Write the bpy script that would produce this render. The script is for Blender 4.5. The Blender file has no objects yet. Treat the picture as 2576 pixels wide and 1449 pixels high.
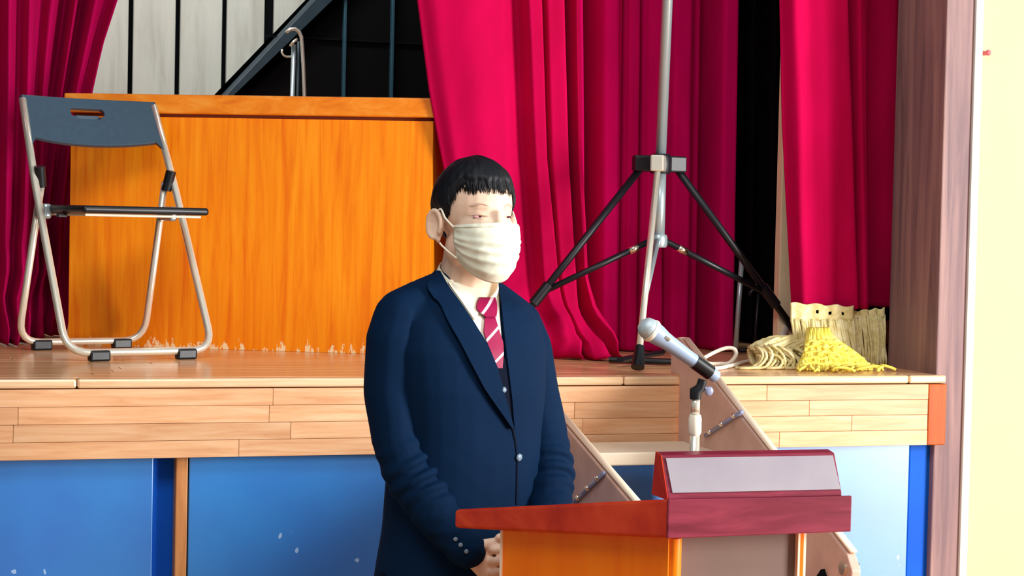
import bpy, bmesh, math, random
from mathutils import Vector, Matrix, noise
from mathutils.bvhtree import BVHTree
random.seed(7)
PI = math.pi
sc = bpy.context.scene
COL = sc.collection

# ---------------------------------------------------------------- camera
F_PX = 4800.0                      # focal length in pixels of the 2576 x 1449 frame
YAW, PITCH, ROLL = math.radians(17.9), math.radians(2.022), 0.022
CAM = Vector((-1.605, -4.975, 1.58))
_w = Vector((math.sin(YAW)*math.cos(PITCH), math.cos(YAW)*math.cos(PITCH), -math.sin(PITCH)))
_r0 = Vector((math.cos(YAW), -math.sin(YAW), 0))
_u0 = _r0.cross(_w)
_r = _r0*math.cos(ROLL) + _u0*math.sin(ROLL)
_u = -_r0*math.sin(ROLL) + _u0*math.cos(ROLL)
cd = bpy.data.cameras.new('camera'); cd.sensor_width = 36; cd.lens = F_PX/2576*36
cd.clip_start = 0.05; cd.clip_end = 100
cam = bpy.data.objects.new('camera', cd); COL.objects.link(cam)
m = Matrix((_r, _u, -_w)).transposed().to_4x4(); m.translation = CAM
cam.matrix_world = m
sc.camera = cam

# ---------------------------------------------------------------- world, lights, exposure
wd = bpy.data.worlds.new('world'); sc.world = wd; wd.use_nodes = True
bg = wd.node_tree.nodes['Background']
bg.inputs[0].default_value = (0.98, 0.98, 1.0, 1); bg.inputs[1].default_value = 0.30
def area(name, loc, target, sx, sy, power, col=(1, 1, 1)):
    l = bpy.data.lights.new(name, 'AREA'); l.shape = 'RECTANGLE'; l.size = sx; l.size_y = sy
    l.energy = power; l.color = col
    o = bpy.data.objects.new(name, l); COL.objects.link(o); o.location = loc
    o.rotation_euler = (Vector(target)-Vector(loc)).to_track_quat('-Z', 'Y').to_euler()
    return o
area('hall_window_light', (4.6, -4.6, 1.95), (0.4, 0.2, 1.2), 1.7, 2.9, 680, (1.0, 0.985, 0.96))
area('hall_fill_light', (-1.2, -3.6, 4.6), (-0.6, 0.2, 1.1), 2.4, 1.4, 100, (1.0, 0.985, 0.96))  # unseen overhead fill, added to lift the hall side
area('back_wall_fill_light', (-0.9, 1.9, 3.75), (-1.0, 3.4, 1.9), 2.0, 0.4, 46, (1.0, 0.98, 0.95))  # unseen lamp added to brighten the plank back wall
vs = sc.view_settings
vs.view_transform = 'Standard'; vs.look = 'None'; vs.gamma = 1; vs.exposure = 0.0
vs.use_curve_mapping = False

# ---------------------------------------------------------------- photo measurements -> points in the place
def ray(px, py):
    return _w*F_PX + _r*(px-1288) + _u*(724.5-py)
def at_y(px, py, y):
    d = ray(px, py); return CAM + d*((y-CAM.y)/d.y)
def at_z(px, py, z):
    d = ray(px, py); return CAM + d*((z-CAM.z)/d.z)
def at_d(px, py, dist):
    d = ray(px, py)
    h = Vector((math.sin(YAW), math.cos(YAW), 0))
    return CAM + d*(dist/d.dot(h))
def plan(right, fwd, z=0.0):
    return Vector((CAM.x + right*math.cos(YAW) + fwd*math.sin(YAW), CAM.y - right*math.sin(YAW) + fwd*math.cos(YAW), z))
STAGE = 1.15

# ---------------------------------------------------------------- materials
def lin(c):
    def f(v):
        v /= 255.0
        return v/12.92 if v <= 0.04045 else ((v+0.055)/1.055)**2.4
    return (f(c[0]), f(c[1]), f(c[2]), 1)
_mats = {}
def base_mat(name, rough=0.5, metal=0.0, ior=1.45, spec=0.5, coat=0.0, sheen=0.0):
    mt = bpy.data.materials.new(name); mt.use_nodes = True
    nt = mt.node_tree; p = nt.nodes['Principled BSDF']
    p.inputs['Roughness'].default_value = rough; p.inputs['Metallic'].default_value = metal
    p.inputs['IOR'].default_value = ior; p.inputs['Specular IOR Level'].default_value = spec
    p.inputs['Coat Weight'].default_value = coat
    p.inputs['Sheen Weight'].default_value = sheen
    return mt, nt, p
def noise_chain(nt, scale3, scale, detail=4, rough=0.55, coord='Object', dist=0.0):
    tc = nt.nodes.new('ShaderNodeTexCoord'); mp = nt.nodes.new('ShaderNodeMapping')
    mp.inputs['Scale'].default_value = scale3
    n = nt.nodes.new('ShaderNodeTexNoise'); n.inputs['Scale'].default_value = scale
    n.inputs['Detail'].default_value = detail; n.inputs['Roughness'].default_value = rough
    n.inputs['Distortion'].default_value = dist
    nt.links.new(tc.outputs[coord], mp.inputs['Vector']); nt.links.new(mp.outputs['Vector'], n.inputs['Vector'])
    return n, mp, tc
def ramp(nt, src, stops):
    r = nt.nodes.new('ShaderNodeValToRGB')
    e = r.color_ramp.elements
    while len(e) < len(stops): e.new(0.5)
    for k, (p, c) in enumerate(stops):
        e[k].position = p; e[k].color = c if len(c) == 4 else lin(c)
    nt.links.new(src, r.inputs[0]); return r
def mixc(nt, fac, a, b, mode='MIX'):
    mx = nt.nodes.new('ShaderNodeMix'); mx.data_type = 'RGBA'; mx.blend_type = mode
    for i, v in ((0, fac), (6, a), (7, b)):
        if hasattr(v, 'is_output'): nt.links.new(v, mx.inputs[i])
        else: mx.inputs[i].default_value = v
    return mx.outputs[2]
def bump(nt, p, src, strength, dist=0.002):
    b = nt.nodes.new('ShaderNodeBump'); b.inputs['Strength'].default_value = strength
    b.inputs['Distance'].default_value = dist
    nt.links.new(src, b.inputs['Height']); nt.links.new(b.outputs[0], p.inputs['Normal'])
def plain(name, c, rough=0.5, var=0.08, scale=30, bmp=0.0, c2=None, **kw):
    """one colour with a light mottling"""
    mt, nt, p = base_mat(name, rough, **kw)
    n, _, _ = noise_chain(nt, (1, 1, 1), scale)
    l = lin(c)
    a = tuple(v*(1-var) for v in l[:3])+(1,)
    b = lin(c2) if c2 else tuple(min(1, v*(1+var)) for v in l[:3])+(1,)
    r = ramp(nt, n.outputs['Fac'], [(0.3, a), (0.7, b)])
    nt.links.new(r.outputs[0], p.inputs['Base Color'])
    if bmp: bump(nt, p, n.outputs['Fac'], bmp)
    return mt
def wood(name, dark, mid, light, grain=(1, 1, 1), scale=6, rough=0.35, spec=0.5, bmp=0.05, rand=0.0, wear=None, ior=1.45, big=None):
    """grain: small number along the grain, large across"""
    mt, nt, p = base_mat(name, rough, spec=spec, ior=ior)
    n, mp, tc = noise_chain(nt, grain, scale, 6, 0.6, dist=0.6)
    oi = nt.nodes.new('ShaderNodeObjectInfo')
    ad = nt.nodes.new('ShaderNodeVectorMath'); ad.operation = 'SCALE'
    cmb = nt.nodes.new('ShaderNodeCombineXYZ')
    for k in range(3): nt.links.new(oi.outputs['Random'], cmb.inputs[k])
    nt.links.new(cmb.outputs[0], ad.inputs[0]); ad.inputs['Scale'].default_value = 37.0
    nt.links.new(ad.outputs[0], mp.inputs['Location'])
    r = ramp(nt, n.outputs['Fac'], [(0.28, dark), (0.5, mid), (0.72, light)])
    out = r.outputs[0]
    if big:
        n2, _, _ = noise_chain(nt, tuple(0.3*g for g in grain), scale*0.6, 2)
        r2 = ramp(nt, n2.outputs['Fac'], [(0.35, (1, 1, 1, 1)), (0.65, big)])
        out = mixc(nt, 0.8, out, r2.outputs[0], 'MULTIPLY')
    if rand:
        hs = nt.nodes.new('ShaderNodeHueSaturation')
        mr = nt.nodes.new('ShaderNodeMapRange'); mr.inputs['To Min'].default_value = 1-rand; mr.inputs['To Max'].default_value = 1+rand*0.5
        nt.links.new(oi.outputs['Random'], mr.inputs['Value']); nt.links.new(mr.outputs[0], hs.inputs['Value'])
        nt.links.new(out, hs.inputs['Color']); out = hs.outputs[0]
    if wear:
        n3, _, _ = noise_chain(nt, (14, 14, 5), 3.0, 5, 0.7)
        sep = nt.nodes.new('ShaderNodeSeparateXYZ'); nt.links.new(tc.outputs['Object'], sep.inputs[0])
        mr = nt.nodes.new('ShaderNodeMapRange'); mr.inputs['From Min'].default_value = 0.0; mr.inputs['From Max'].default_value = wear[1]
        mr.inputs['To Min'].default_value = 0.5; mr.inputs['To Max'].default_value = 0.22
        nt.links.new(sep.outputs[2], mr.inputs['Value'])
        ls = nt.nodes.new('ShaderNodeMath'); ls.operation = 'LESS_THAN'
        nt.links.new(n3.outputs['Fac'], ls.inputs[0]); nt.links.new(mr.outputs[0], ls.inputs[1])
        out = mixc(nt, ls.outputs[0], out, lin(wear[0]))
    nt.links.new(out, p.inputs['Base Color'])
    if bmp: bump(nt, p, n.outputs['Fac'], bmp)
    return mt
def painted(name, c, c2, fleck=None, rough=0.35, ior=1.5, spec=0.5):
    mt, nt, p = base_mat(name, rough, ior=ior, spec=spec)
    n, _, _ = noise_chain(nt, (1, 1, 1), 2.2, 3)
    r = ramp(nt, n.outputs['Fac'], [(0.35, c), (0.65, c2)])
    out = r.outputs[0]
    if fleck:
        v, _, _ = noise_chain(nt, (1, 1, 0.6), 48, 1, 0.3)
        r2 = ramp(nt, v.outputs['Fac'], [(0.80, (0, 0, 0, 1)), (0.815, (1, 1, 1, 1))])
        out = mixc(nt, r2.outputs[0], out, lin(fleck))
    nt.links.new(out, p.inputs['Base Color']); return mt
def velvet(name, dark, light, sheen=0.25):
    mt, nt, p = base_mat(name, 0.85, spec=0.08, sheen=sheen)
    p.inputs['Sheen Tint'].default_value = lin((255, 20, 120)); p.inputs['Sheen Roughness'].default_value = 0.5
    n, _, _ = noise_chain(nt, (1, 1, 0.35), 9, 4)
    r = ramp(nt, n.outputs['Fac'], [(0.3, dark), (0.7, light)])
    nt.links.new(r.outputs[0], p.inputs['Base Color'])
    n2, _, _ = noise_chain(nt, (1, 1, 1), 260, 2); bump(nt, p, n2.outputs['Fac'], 0.15, 0.001)
    return mt
def metal(name, c, rough=0.18):
    return plain(name, c, rough, 0.04, 12, metal=1.0)

M = dict(
    floor=wood('hall floor', (176, 120, 70), (196, 140, 86), (214, 160, 104), (1, 12, 1), 5, 0.25),
    plank=wood('stage plank', (218, 160, 108), (232, 182, 130), (242, 202, 156), (0.8, 10, 10), 5, 0.22, 0.6, 0.03, rand=0.16),
    nosing=wood('lit stage nosing', (214, 172, 128), (228, 190, 148), (240, 208, 170), (0.8, 10, 10), 5, 0.22, 0.6, 0.03, rand=0.1),  # front board paler: light caught on its rounded edge is painted in
    fascia=wood('fascia plank', (206, 148, 104), (222, 170, 126), (232, 190, 150), (0.9, 12, 12), 4.5, 0.42, 0.4, 0.06, rand=0.12),
    fascia_shade=wood('fascia end shadow', (150, 62, 12), (172, 78, 18), (190, 92, 26), (5, 5, 0.8), 5, 0.5, 0.3),  # shadow tone for the right end of the fascia
    post=wood('panel post', (176, 112, 62), (196, 132, 78), (210, 150, 96), (12, 12, 0.8), 4, 0.5),
    blue=painted('blue painted panel', (0, 108, 196), (0, 126, 208), (150, 190, 235), 0.36, 2.05),
    bluedk=painted('deep blue shade and recess', (0, 80, 190), (0, 92, 205), None, 0.6, 1.45, 0.2),  # shadow at the panels' right end painted in; recessed strip shares the colour
    white_plank=wood('white stage plank', (186, 186, 176), (206, 210, 200), (216, 218, 208), (6, 6, 0.7), 2.5, 0.55, 0.3),
    black=plain('matt black board', (9, 9, 10), 0.7, 0.1, 8, spec=0.1),
    gap=plain('dark backing', (10, 14, 18), 0.8, 0.1, 8, spec=0.1),
    steel_dk=plain('dark painted steel', (44, 62, 72), 0.32, 0.1, 20),
    bar=plain('blue grey bar', (44, 82, 100), 0.4, 0.08, 20),
    chrome=plain('chrome', (236, 232, 216), 0.22, 0.03, 12, metal=0.55),
    chrome2=plain('satin tube', (170, 186, 192), 0.3, 0.03, 12, metal=0.5),
    blackp=plain('black plastic', (14, 18, 24), 0.38, 0.1, 40),
    blackm=plain('black tripod paint', (18, 18, 26), 0.42, 0.1, 30),
    chairback=plain('dark grey chair plastic', (56, 76, 92), 0.36, 0.07, 60, bmp=0.03),
    podium=wood('varnished orange veneer', (228, 106, 0), (243, 136, 4), (250, 156, 20), (16, 16, 0.9), 2.6, 0.42, 0.35, 0.03, wear=((246, 214, 168), 0.07)),
    podium_top=wood('varnished orange rim', (220, 112, 14), (236, 134, 24), (243, 160, 60), (0.9, 9, 9), 3, 0.3, 0.5, 0.03),
    groove=plain('dark groove', (120, 44, 8), 0.6, 0.1, 12),
    pillar=wood('worn brown post', (110, 88, 92), (146, 116, 114), (172, 138, 128), (9, 9, 0.5), 3.0, 0.55, 0.3, 0.12, big=(0.62, 0.6, 0.68, 1)),
    wall=plain('cream plaster', (196, 188, 150), 0.8, 0.02, 3, spec=0.1),
    trim=plain('grey white trim', (214, 212, 204), 0.5, 0.05, 8),
    velvet=velvet('crimson velvet', (168, 0, 58), (188, 0, 70)),
    velvet2=velvet('deep crimson velvet', (148, 0, 64), (168, 0, 76)),
    velvet3=velvet('shaded crimson velvet', (190, 0, 84), (208, 0, 94), 0.1),
    velvetbk=velvet('black stage cloth', (14, 8, 12), (22, 12, 18), 0.0),
    slab=wood('red lacquered wood', (172, 34, 14), (200, 54, 24), (220, 78, 38), (3, 3, 3), 3, 0.28, 0.5, 0.02),
    slabf=wood('maroon front reflection', (100, 22, 40), (120, 32, 54), (146, 50, 72), (1.2, 8, 8), 4, 0.36, 0.5, 0.04),  # how the front reflects is painted as a darker red
    lect=wood('orange lectern veneer', (242, 112, 0), (250, 126, 2), (252, 140, 12), (5, 5, 0.7), 3, 0.35, 0.4, 0.02),
    lectf=plain('grey brown lectern panel', (118, 94, 86), 0.6, 0.1, 5),
    edge=plain('pale edge strip', (250, 232, 206), 0.4, 0.02, 10),
    highlight=plain('lavender grey inlay', (150, 142, 154), 0.35, 0.05, 4, c2=(168, 162, 168)),
    stair=plain('brown grey stair plate', (206, 170, 154), 0.45, 0.12, 7, c2=(222, 188, 172)),
    tread=plain('pale stair tread', (232, 220, 196), 0.4, 0.05, 10),
    bolt=metal('steel bolt', (250, 244, 226), 0.2),
    bracket=plain('blue grey bracket', (140, 146, 176), 0.35, 0.08, 30),
    mic=plain('pale grey microphone body', (150, 172, 200), 0.34, 0.05, 40),
    grille=plain('microphone grille', (186, 204, 212), 0.4, 0.12, 500, bmp=0.4, metal=0.3),
    rope=wood('cream rope', (206, 186, 120), (232, 216, 156), (246, 238, 198), (2, 2, 2), 18, 0.8, 0.1, 0.1),
    ropey=wood('yellow net cord', (226, 198, 70), (242, 222, 96), (250, 238, 140), (2, 2, 2), 18, 0.8, 0.1, 0.1),
    cable=plain('white cable', (250, 244, 226), 0.5, 0.02, 12),
    plaster=plain('pale plank post', (244, 226, 186), 0.6, 0.05, 9),
    pink=plain('pink hook', (226, 110, 120), 0.5),
    skin=plain('skin', (236, 204, 180), 0.5, 0.035, 40, spec=0.3),
    hair=plain('black hair', (10, 14, 22), 0.55, 0.35, 60, spec=0.3),
    mask=plain('pale mask cloth', (226, 234, 216), 0.7, 0.03, 8, c2=(244, 240, 216), spec=0.1),
    loop=plain('mask ear loop', (246, 240, 218), 0.7, spec=0.1),
    suit=plain('navy suit cloth', (1, 30, 60), 0.8, 0.1, 240, bmp=0.12, spec=0.12),
    vest=plain('black waistcoat cloth', (8, 16, 34), 0.8, 0.1, 200, spec=0.1),
    shirt=plain('white shirt cloth', (247, 242, 220), 0.75, 0.02, 30, spec=0.1),
    shoe=plain('black leather', (14, 14, 16), 0.3),
    button=plain('shiny button', (120, 140, 160), 0.2, 0.05, 20),
    brow=plain('pale eyebrow', (206, 174, 154), 0.8, spec=0.1),
    eye=plain('eye white', (190, 140, 146), 0.3, 0.02),
    iris=plain('dark iris', (70, 12, 34), 0.2, 0.05),
    lip=plain('lip', (200, 140, 130), 0.5),
)
def tie_mat():
    mt, nt, p = base_mat('maroon striped tie', 0.5, spec=0.3)
    tc = nt.nodes.new('ShaderNodeTexCoord'); mp = nt.nodes.new('ShaderNodeMapping')
    mp.inputs['Rotation'].default_value = (0, math.radians(38), 0)
    wv = nt.nodes.new('ShaderNodeTexWave'); wv.wave_type = 'BANDS'; wv.bands_direction = 'Z'
    wv.inputs['Scale'].default_value = 7.2; wv.inputs['Phase Offset'].default_value = 1.2
    nt.links.new(tc.outputs['Object'], mp.inputs['Vector']); nt.links.new(mp.outputs[0], wv.inputs['Vector'])
    r = ramp(nt, wv.outputs['Fac'], [(0.955, (150, 6, 70)), (0.975, (240, 200, 210))])
    nt.links.new(r.outputs[0], p.inputs['Base Color']); return mt
M['tie'] = tie_mat()

# ---------------------------------------------------------------- mesh helpers
class MB:
    def __init__(s): s.v = []; s.f = []
    def add(s, vs, fs):
        b = len(s.v); s.v += [Vector(v) for v in vs]; s.f += [tuple(i+b for i in f) for f in fs]
    def box(s, c, d, rot=None):
        c = Vector(c); h = Vector(d)/2; P = []
        for x in (-1, 1):
            for y in (-1, 1):
                for z in (-1, 1):
                    q = Vector((x*h.x, y*h.y, z*h.z)); P.append(c + (rot @ q if rot else q))
        s.add(P, [(0, 1, 3, 2), (4, 6, 7, 5), (0, 4, 5, 1), (2, 3, 7, 6), (0, 2, 6, 4), (1, 5, 7, 3)]); return s
    def prism(s, base, top):
        n = len(base)
        s.add(list(base)+list(top), [tuple(reversed(range(n))), tuple(range(n, 2*n))] + [(i, (i+1) % n, n+(i+1) % n, n+i) for i in range(n)]); return s
    def tube(s, pts, r, seg=10, closed=False, flat=None):
        pts = [Vector(p) for p in pts]; n = len(pts)
        rr = r if isinstance(r, (list, tuple)) else [r]*n
        V = []; up = None
        for i, p in enumerate(pts):
            a = pts[(i-1) % n] if (closed or i > 0) else p
            b = pts[(i+1) % n] if (closed or i < n-1) else p
            t = (b-a).normalized()
            if up is None:
                up = Vector((0, 0, 1)) if abs(t.z) < 0.9 else Vector((0, 1, 0))
            x = t.cross(up)
            if x.length < 1e-6: x = t.orthogonal()
            x.normalize(); y = x.cross(t).normalized(); up = y
            for k in range(seg):
                a_ = 2*PI*k/seg
                V.append(p + x*math.cos(a_)*rr[i] + y*math.sin(a_)*rr[i]*(flat or 1))
        Fs = []
        for i in range(n if closed else n-1):
            j = (i+1) % n
            for k in range(seg):
                q = (k+1) % seg
                Fs.append((i*seg+k, i*seg+q, j*seg+q, j*seg+k))
        if not closed:
            Fs.append(tuple(reversed(range(seg)))); Fs.append(tuple(range((n-1)*seg, n*seg)))
        s.add(V, Fs); return s
    def ball(s, c, r, seg=14, rings=9, rot=None):
        c = Vector(c); r = Vector((r, r, r)) if not hasattr(r, '__len__') else Vector(r)
        V = [Vector((0, 0, r.z))]
        for i in range(1, rings):
            t = PI*i/rings
            for k in range(seg):
                a = 2*PI*k/seg
                V.append(Vector((r.x*math.sin(t)*math.cos(a), r.y*math.sin(t)*math.sin(a), r.z*math.cos(t))))
        V.append(Vector((0, 0, -r.z)))
        V = [c + (rot @ v if rot else v) for v in V]
        Fs = [(0, 1+k, 1+(k+1) % seg) for k in range(seg)]
        for i in range(rings-2):
            for k in range(seg):
                a = 1+i*seg+k; b = 1+i*seg+(k+1) % seg
                Fs.append((a, a+seg, b+seg, b))
        e = len(V)-1; o = 1+(rings-2)*seg
        Fs += [(e, o+(k+1) % seg, o+k) for k in range(seg)]
        s.add(V, Fs); return s
    def cap(s, a, b, ra, rb, n=None):
        """tapered capsule as balls + tube, for remeshed bodies"""
        a, b = Vector(a), Vector(b)
        s.tube([a, b], [ra, rb], 14); s.ball(a, ra, 14, 9); s.ball(b, rb, 14, 9); return s
    def chain(s, pts, rr):
        for i in range(len(pts)-1): s.cap(pts[i], pts[i+1], rr[i], rr[i+1])
        return s
    def lathe(s, prof, seg=16, mat=None):
        V = []; n = len(prof)
        for (r, z) in prof:
            for k in range(seg):
                a = 2*PI*k/seg; V.append(Vector((r*math.cos(a), r*math.sin(a), z)))
        Fs = [(i*seg+k, i*seg+(k+1) % seg, (i+1)*seg+(k+1) % seg, (i+1)*seg+k) for i in range(n-1) for k in range(seg)]
        Fs += [tuple(reversed(range(seg))), tuple(range((n-1)*seg, n*seg))]
        if mat: V = [mat @ v for v in V]
        s.add(V, Fs); return s
    def grid(s, P, thick=None):
        """P rows of points; thick = offset vector per point function or Vector -> closed sheet"""
        nr, nc = len(P), len(P[0])
        flat = [Vector(p) for row in P for p in row]
        Fs = [(i*nc+j, i*nc+j+1, (i+1)*nc+j+1, (i+1)*nc+j) for i in range(nr-1) for j in range(nc-1)]
        if thick is None: s.add(flat, Fs); return s
        N = len(flat)
        back = [p + (thick(p) if callable(thick) else thick) for p in flat]
        Gs = [tuple(reversed([i+N for i in f])) for f in Fs]
        E = []
        for j in range(nc-1):
            E.append((j+1, j, j+N, j+1+N)); a = (nr-1)*nc+j; E.append((a, a+1, a+1+N, a+N))
        for i in range(nr-1):
            a, b = i*nc, (i+1)*nc; E.append((a, b, b+N, a+N))
            a, b = i*nc+nc-1, (i+1)*nc+nc-1; E.append((b, a, a+N, b+N))
        s.add(flat+back, Fs+Gs+E); return s
    def build(s, name, mat, parent=None, smooth=None, bevel=0, seg=2, origin=None, subsurf=0):
        """smooth: None = flat, else angle in degrees. Vertices are in world space (or in the parent's space when origin is 'local')."""
        me = bpy.data.meshes.new(name)
        o = bpy.data.objects.new(name, me); COL.objects.link(o)
        off = Vector((0, 0, 0))
        if origin != 'local':
            if origin is None:
                lo = Vector(map(min, zip(*s.v))); hi = Vector(map(max, zip(*s.v)))
                off = Vector(((lo.x+hi.x)/2, (lo.y+hi.y)/2, lo.z))
            else: off = Vector(origin)
        me.from_pydata([v-off for v in s.v], [], s.f)
        bm = bmesh.new(); bm.from_mesh(me); bmesh.ops.recalc_face_normals(bm, faces=bm.faces[:]); bm.to_mesh(me); bm.free()
        me.materials.append(mat)
        if smooth is not None:
            for p in me.polygons: p.use_smooth = True
            if smooth < 180: me.set_sharp_from_angle(angle=math.radians(smooth))
        if bevel:
            b = o.modifiers.new('bevel', 'BEVEL'); b.width = bevel; b.segments = seg; b.limit_method = 'ANGLE'; b.angle_limit = math.radians(35)
        if subsurf:
            q = o.modifiers.new('sub', 'SUBSURF'); q.levels = subsurf; q.render_levels = subsurf
        if parent is not None:
            o.parent = parent
            if origin != 'local': o.location = off - world_loc(parent) if not parent.get('_rot') else off
        else: o.location = off
        return o
def world_loc(o):
    p = Vector(o.location)
    while o.parent: o = o.parent; p += Vector(o.location)
    return p
def tag(o, label=None, cat=None, group=None, kind=None):
    if label: o['label'] = label
    if cat: o['category'] = cat
    if group: o['group'] = group
    if kind: o['kind'] = kind
    return o
def empty(name, loc, rz=0.0):
    o = bpy.data.objects.new(name, None); COL.objects.link(o); o.location = loc; o.rotation_euler = (0, 0, rz)
    o.empty_display_size = 0.1
    return o
def lerp(a, b, t): return a+(b-a)*t
def interp(x, pts):
    """piecewise linear with extrapolation, pts sorted by x"""
    for (x0, y0), (x1, y1) in zip(pts, pts[1:]):
        if x <= x1: return y0+(y1-y0)*(x-x0)/(x1-x0)
    (x0, y0), (x1, y1) = pts[-2:]
    return y0+(y1-y0)*(x-x0)/(x1-x0)
def sm(t): t = max(0, min(1, t)); return t*t*(3-2*t)
def arc(c, r, a0, a1, u, v, n=6):
    c, u, v = Vector(c), Vector(u), Vector(v)
    return [c+u*r*math.cos(lerp(a0, a1, i/n))+v*r*math.sin(lerp(a0, a1, i/n)) for i in range(n+1)]
def rounded(pts, r, n=6):
    """polyline with rounded inner corners"""
    pts = [Vector(p) for p in pts]; out = [pts[0]]
    for i in range(1, len(pts)-1):
        a, b, c = pts[i-1], pts[i], pts[i+1]
        d0, d1 = (a-b).normalized(), (c-b).normalized()
        rr = r if not isinstance(r, (list, tuple)) else r[i-1]
        p0, p1 = b+d0*rr, b+d1*rr
        for k in range(n+1):
            t = k/n; out.append(p0*(1-t)**2 + b*2*t*(1-t) + p1*t*t)
    out.append(pts[-1]); return out
def solid(mb_, voxel, smooth=6, name='tmp', factor=0.5):
    """union of all shells by voxel remesh -> one continuous mesh"""
    me = bpy.data.meshes.new(name); me.from_pydata(mb_.v, [], mb_.f)
    o = bpy.data.objects.new(name, me); COL.objects.link(o)
    bm = bmesh.new(); bm.from_mesh(me); bmesh.ops.recalc_face_normals(bm, faces=bm.faces[:]); bm.to_mesh(me); bm.free()
    r = o.modifiers.new('r', 'REMESH'); r.mode = 'VOXEL'; r.voxel_size = voxel; r.adaptivity = 0
    s_ = o.modifiers.new('s', 'SMOOTH'); s_.iterations = smooth; s_.factor = factor
    dg = bpy.context.evaluated_depsgraph_get(); dg.update()
    out = bpy.data.meshes.new_from_object(o.evaluated_get(dg))
    bpy.data.objects.remove(o)
    for p in out.polygons: p.use_smooth = True
    return out
def from_mesh(name, me, mat, parent=None):
    me.name = name; me.materials.clear(); me.materials.append(mat)
    o = bpy.data.objects.new(name, me); COL.objects.link(o); o.parent = parent
    return o
STRUCT = 'structure'

# ================================================================ SETTING
MB().box((0.5, -2.2, -0.05), (11, 9, 0.1)).build('floor', M['floor'])['kind'] = STRUCT
# ---- stage: boards, fascia planks, panels under it
stage = empty('stage', (0, 0, 0)); tag(stage, kind=STRUCT)
xl, xr = -3.1, at_y(2336, 1000, 0).x
xe = at_y(2381, 1000, 0).x
MB().box(((xl+xe-0.02)/2, 1.78, STAGE-0.09), (xe-0.02-xl, 3.36, 0.13)).build('stage_deck', M['groove'], stage)
rows = 11; y = 0.0
for i in range(rows):                                   # floor boards that the picture resolves
    d = 0.055 if i == 0 else 0.088
    x = xl - random.random()*0.5
    while x < xe:
        L = random.choice((0.9, 1.2, 1.5)); a, b = max(x, xl), min(x+L, xe)
        if b-a > 0.05:
            MB().box(((a+b)/2, y+d/2, STAGE-0.012), (b-a-0.002, d-0.002, 0.024)).build('floor_plank', M['nosing' if i == 0 else 'plank'], stage, bevel=0.006 if i == 0 else 0.0012, seg=2)
        x += L
    y += d
MB().box(((xe+3.44)/2+0.01, 1.8, STAGE-0.03), (3.44-xe, 3.0, 0.06)).build('wing_floor', M['groove'], stage)
MB().box(((xl+xe)/2, (y+3.2)/2, STAGE-0.012), (xe-xl, 3.2-y, 0.024)).build('rear_boards', M['plank'], stage)
zb = 0.943; hh = [(STAGE-0.026-zb)/4]*4
zz = STAGE-0.026
joint0 = [0.0, 0.45, 0.2, 0.7]
for i in range(4):
    x = xl - joint0[i]
    while x < xr:
        L = 0.62 + 0.3*random.random(); a, b = max(x, xl), min(x+L, xr)
        if b-a > 0.03:
            MB().box(((a+b)/2, 0.014+random.uniform(-0.0006, 0.0006), zz-hh[i]/2), (b-a-0.0008, 0.026, hh[i]-0.0008)).build('fascia_plank', M['fascia'], stage, bevel=0.001, seg=1)
        x += L
    zz -= hh[i]
MB().box(((xr+xe)/2, 0.014, (STAGE-0.026+zb)/2), (xe-xr, 0.03, STAGE-0.026-zb)).build('fascia_end_shadow', M['fascia_shade'], stage, bevel=0.003)  # shadow on the fascia's right end, built as a darker strip
MB().box(((xl+xe)/2, 0.10, (zb+STAGE)/2-0.03), (xe-xl-0.04, 0.13, STAGE-zb-0.09)).build('fascia_backing', M['groove'], stage)
def panel(px0, px1, yy, mat, name='panel', th=0.02, bev=0.003):
    a, b = at_y(px0, 1300, yy).x, at_y(px1, 1300, yy).x
    return MB().box(((a+b)/2, yy+th/2, zb/2+0.004), (b-a, th, zb-0.008)).build(name, mat, stage, bevel=bev)
panel(-420, 384, 0.055, M['blue']); panel(380, 440, 0.08, M['bluedk'], 'recessed_panel')
panel(441, 471, 0.035, M['post'], 'panel_post', 0.05)
panel(474, 1228, 0.05, M['blue']); panel(1230, 1246, 0.05, M['post'], 'panel_post', 0.05)
panel(1248, 2284, 0.05, M['blue']); panel(2284, 2343, 0.052, M['bluedk'], 'end_panel_shade')  # last strip is the panel's shaded end, painted deeper blue
MB().box(((xl+xe)/2-0.03, 0.10, zb/2), (xe-xl-0.06, 0.03, zb-0.02)).build('panel_backing', M['gap'], stage)

# ---- proscenium post, trim, front wall
pa, pb_x = at_y(2344, 1300, 0.03).x, at_y(2429, 900, 0.03).x
_d = ray(2233, 900); yfar = (CAM + _d*((pa-CAM.x)/_d.x)).y          # far edge of the post's side face
yfar = min(yfar, 0.345)
o = MB().box(((pa+pb_x)/2, (0.03+yfar)/2, 1.9), (pb_x-pa, yfar-0.03, 3.8)).build('trim_1', M['pillar'], bevel=0.004); tag(o, kind=STRUCT)
ta, tb = at_y(2429, 900, 0.02).x, at_y(2449, 900, 0.02).x
o = MB().box(((ta+tb)/2+0.001, 0.02+0.05, 1.9), (tb-ta, 0.10, 3.8)).build('trim_2', M['trim'], bevel=0.004); tag(o, kind=STRUCT)
o = MB().box((tb+1.2, 0.045+0.07, 1.9), (2.4, 0.14, 3.8)).build('wall_right', M['wall']); tag(o, kind=STRUCT)
# stage house: side walls, ceiling, header (keep the hall's light out of the stage depth)
tag(MB().box((3.5, 1.95, 1.95), (0.1, 3.2, 3.9)).build('wall_east', M['gap']), kind=STRUCT)
tag(MB().box((-3.3, 1.75, 1.95), (0.1, 3.6, 3.9)).build('wall_west', M['gap']), kind=STRUCT)
tag(MB().box((0.1, 1.85, 3.95), (6.9, 3.4, 0.1)).build('ceiling', M['gap']), kind=STRUCT)

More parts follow.
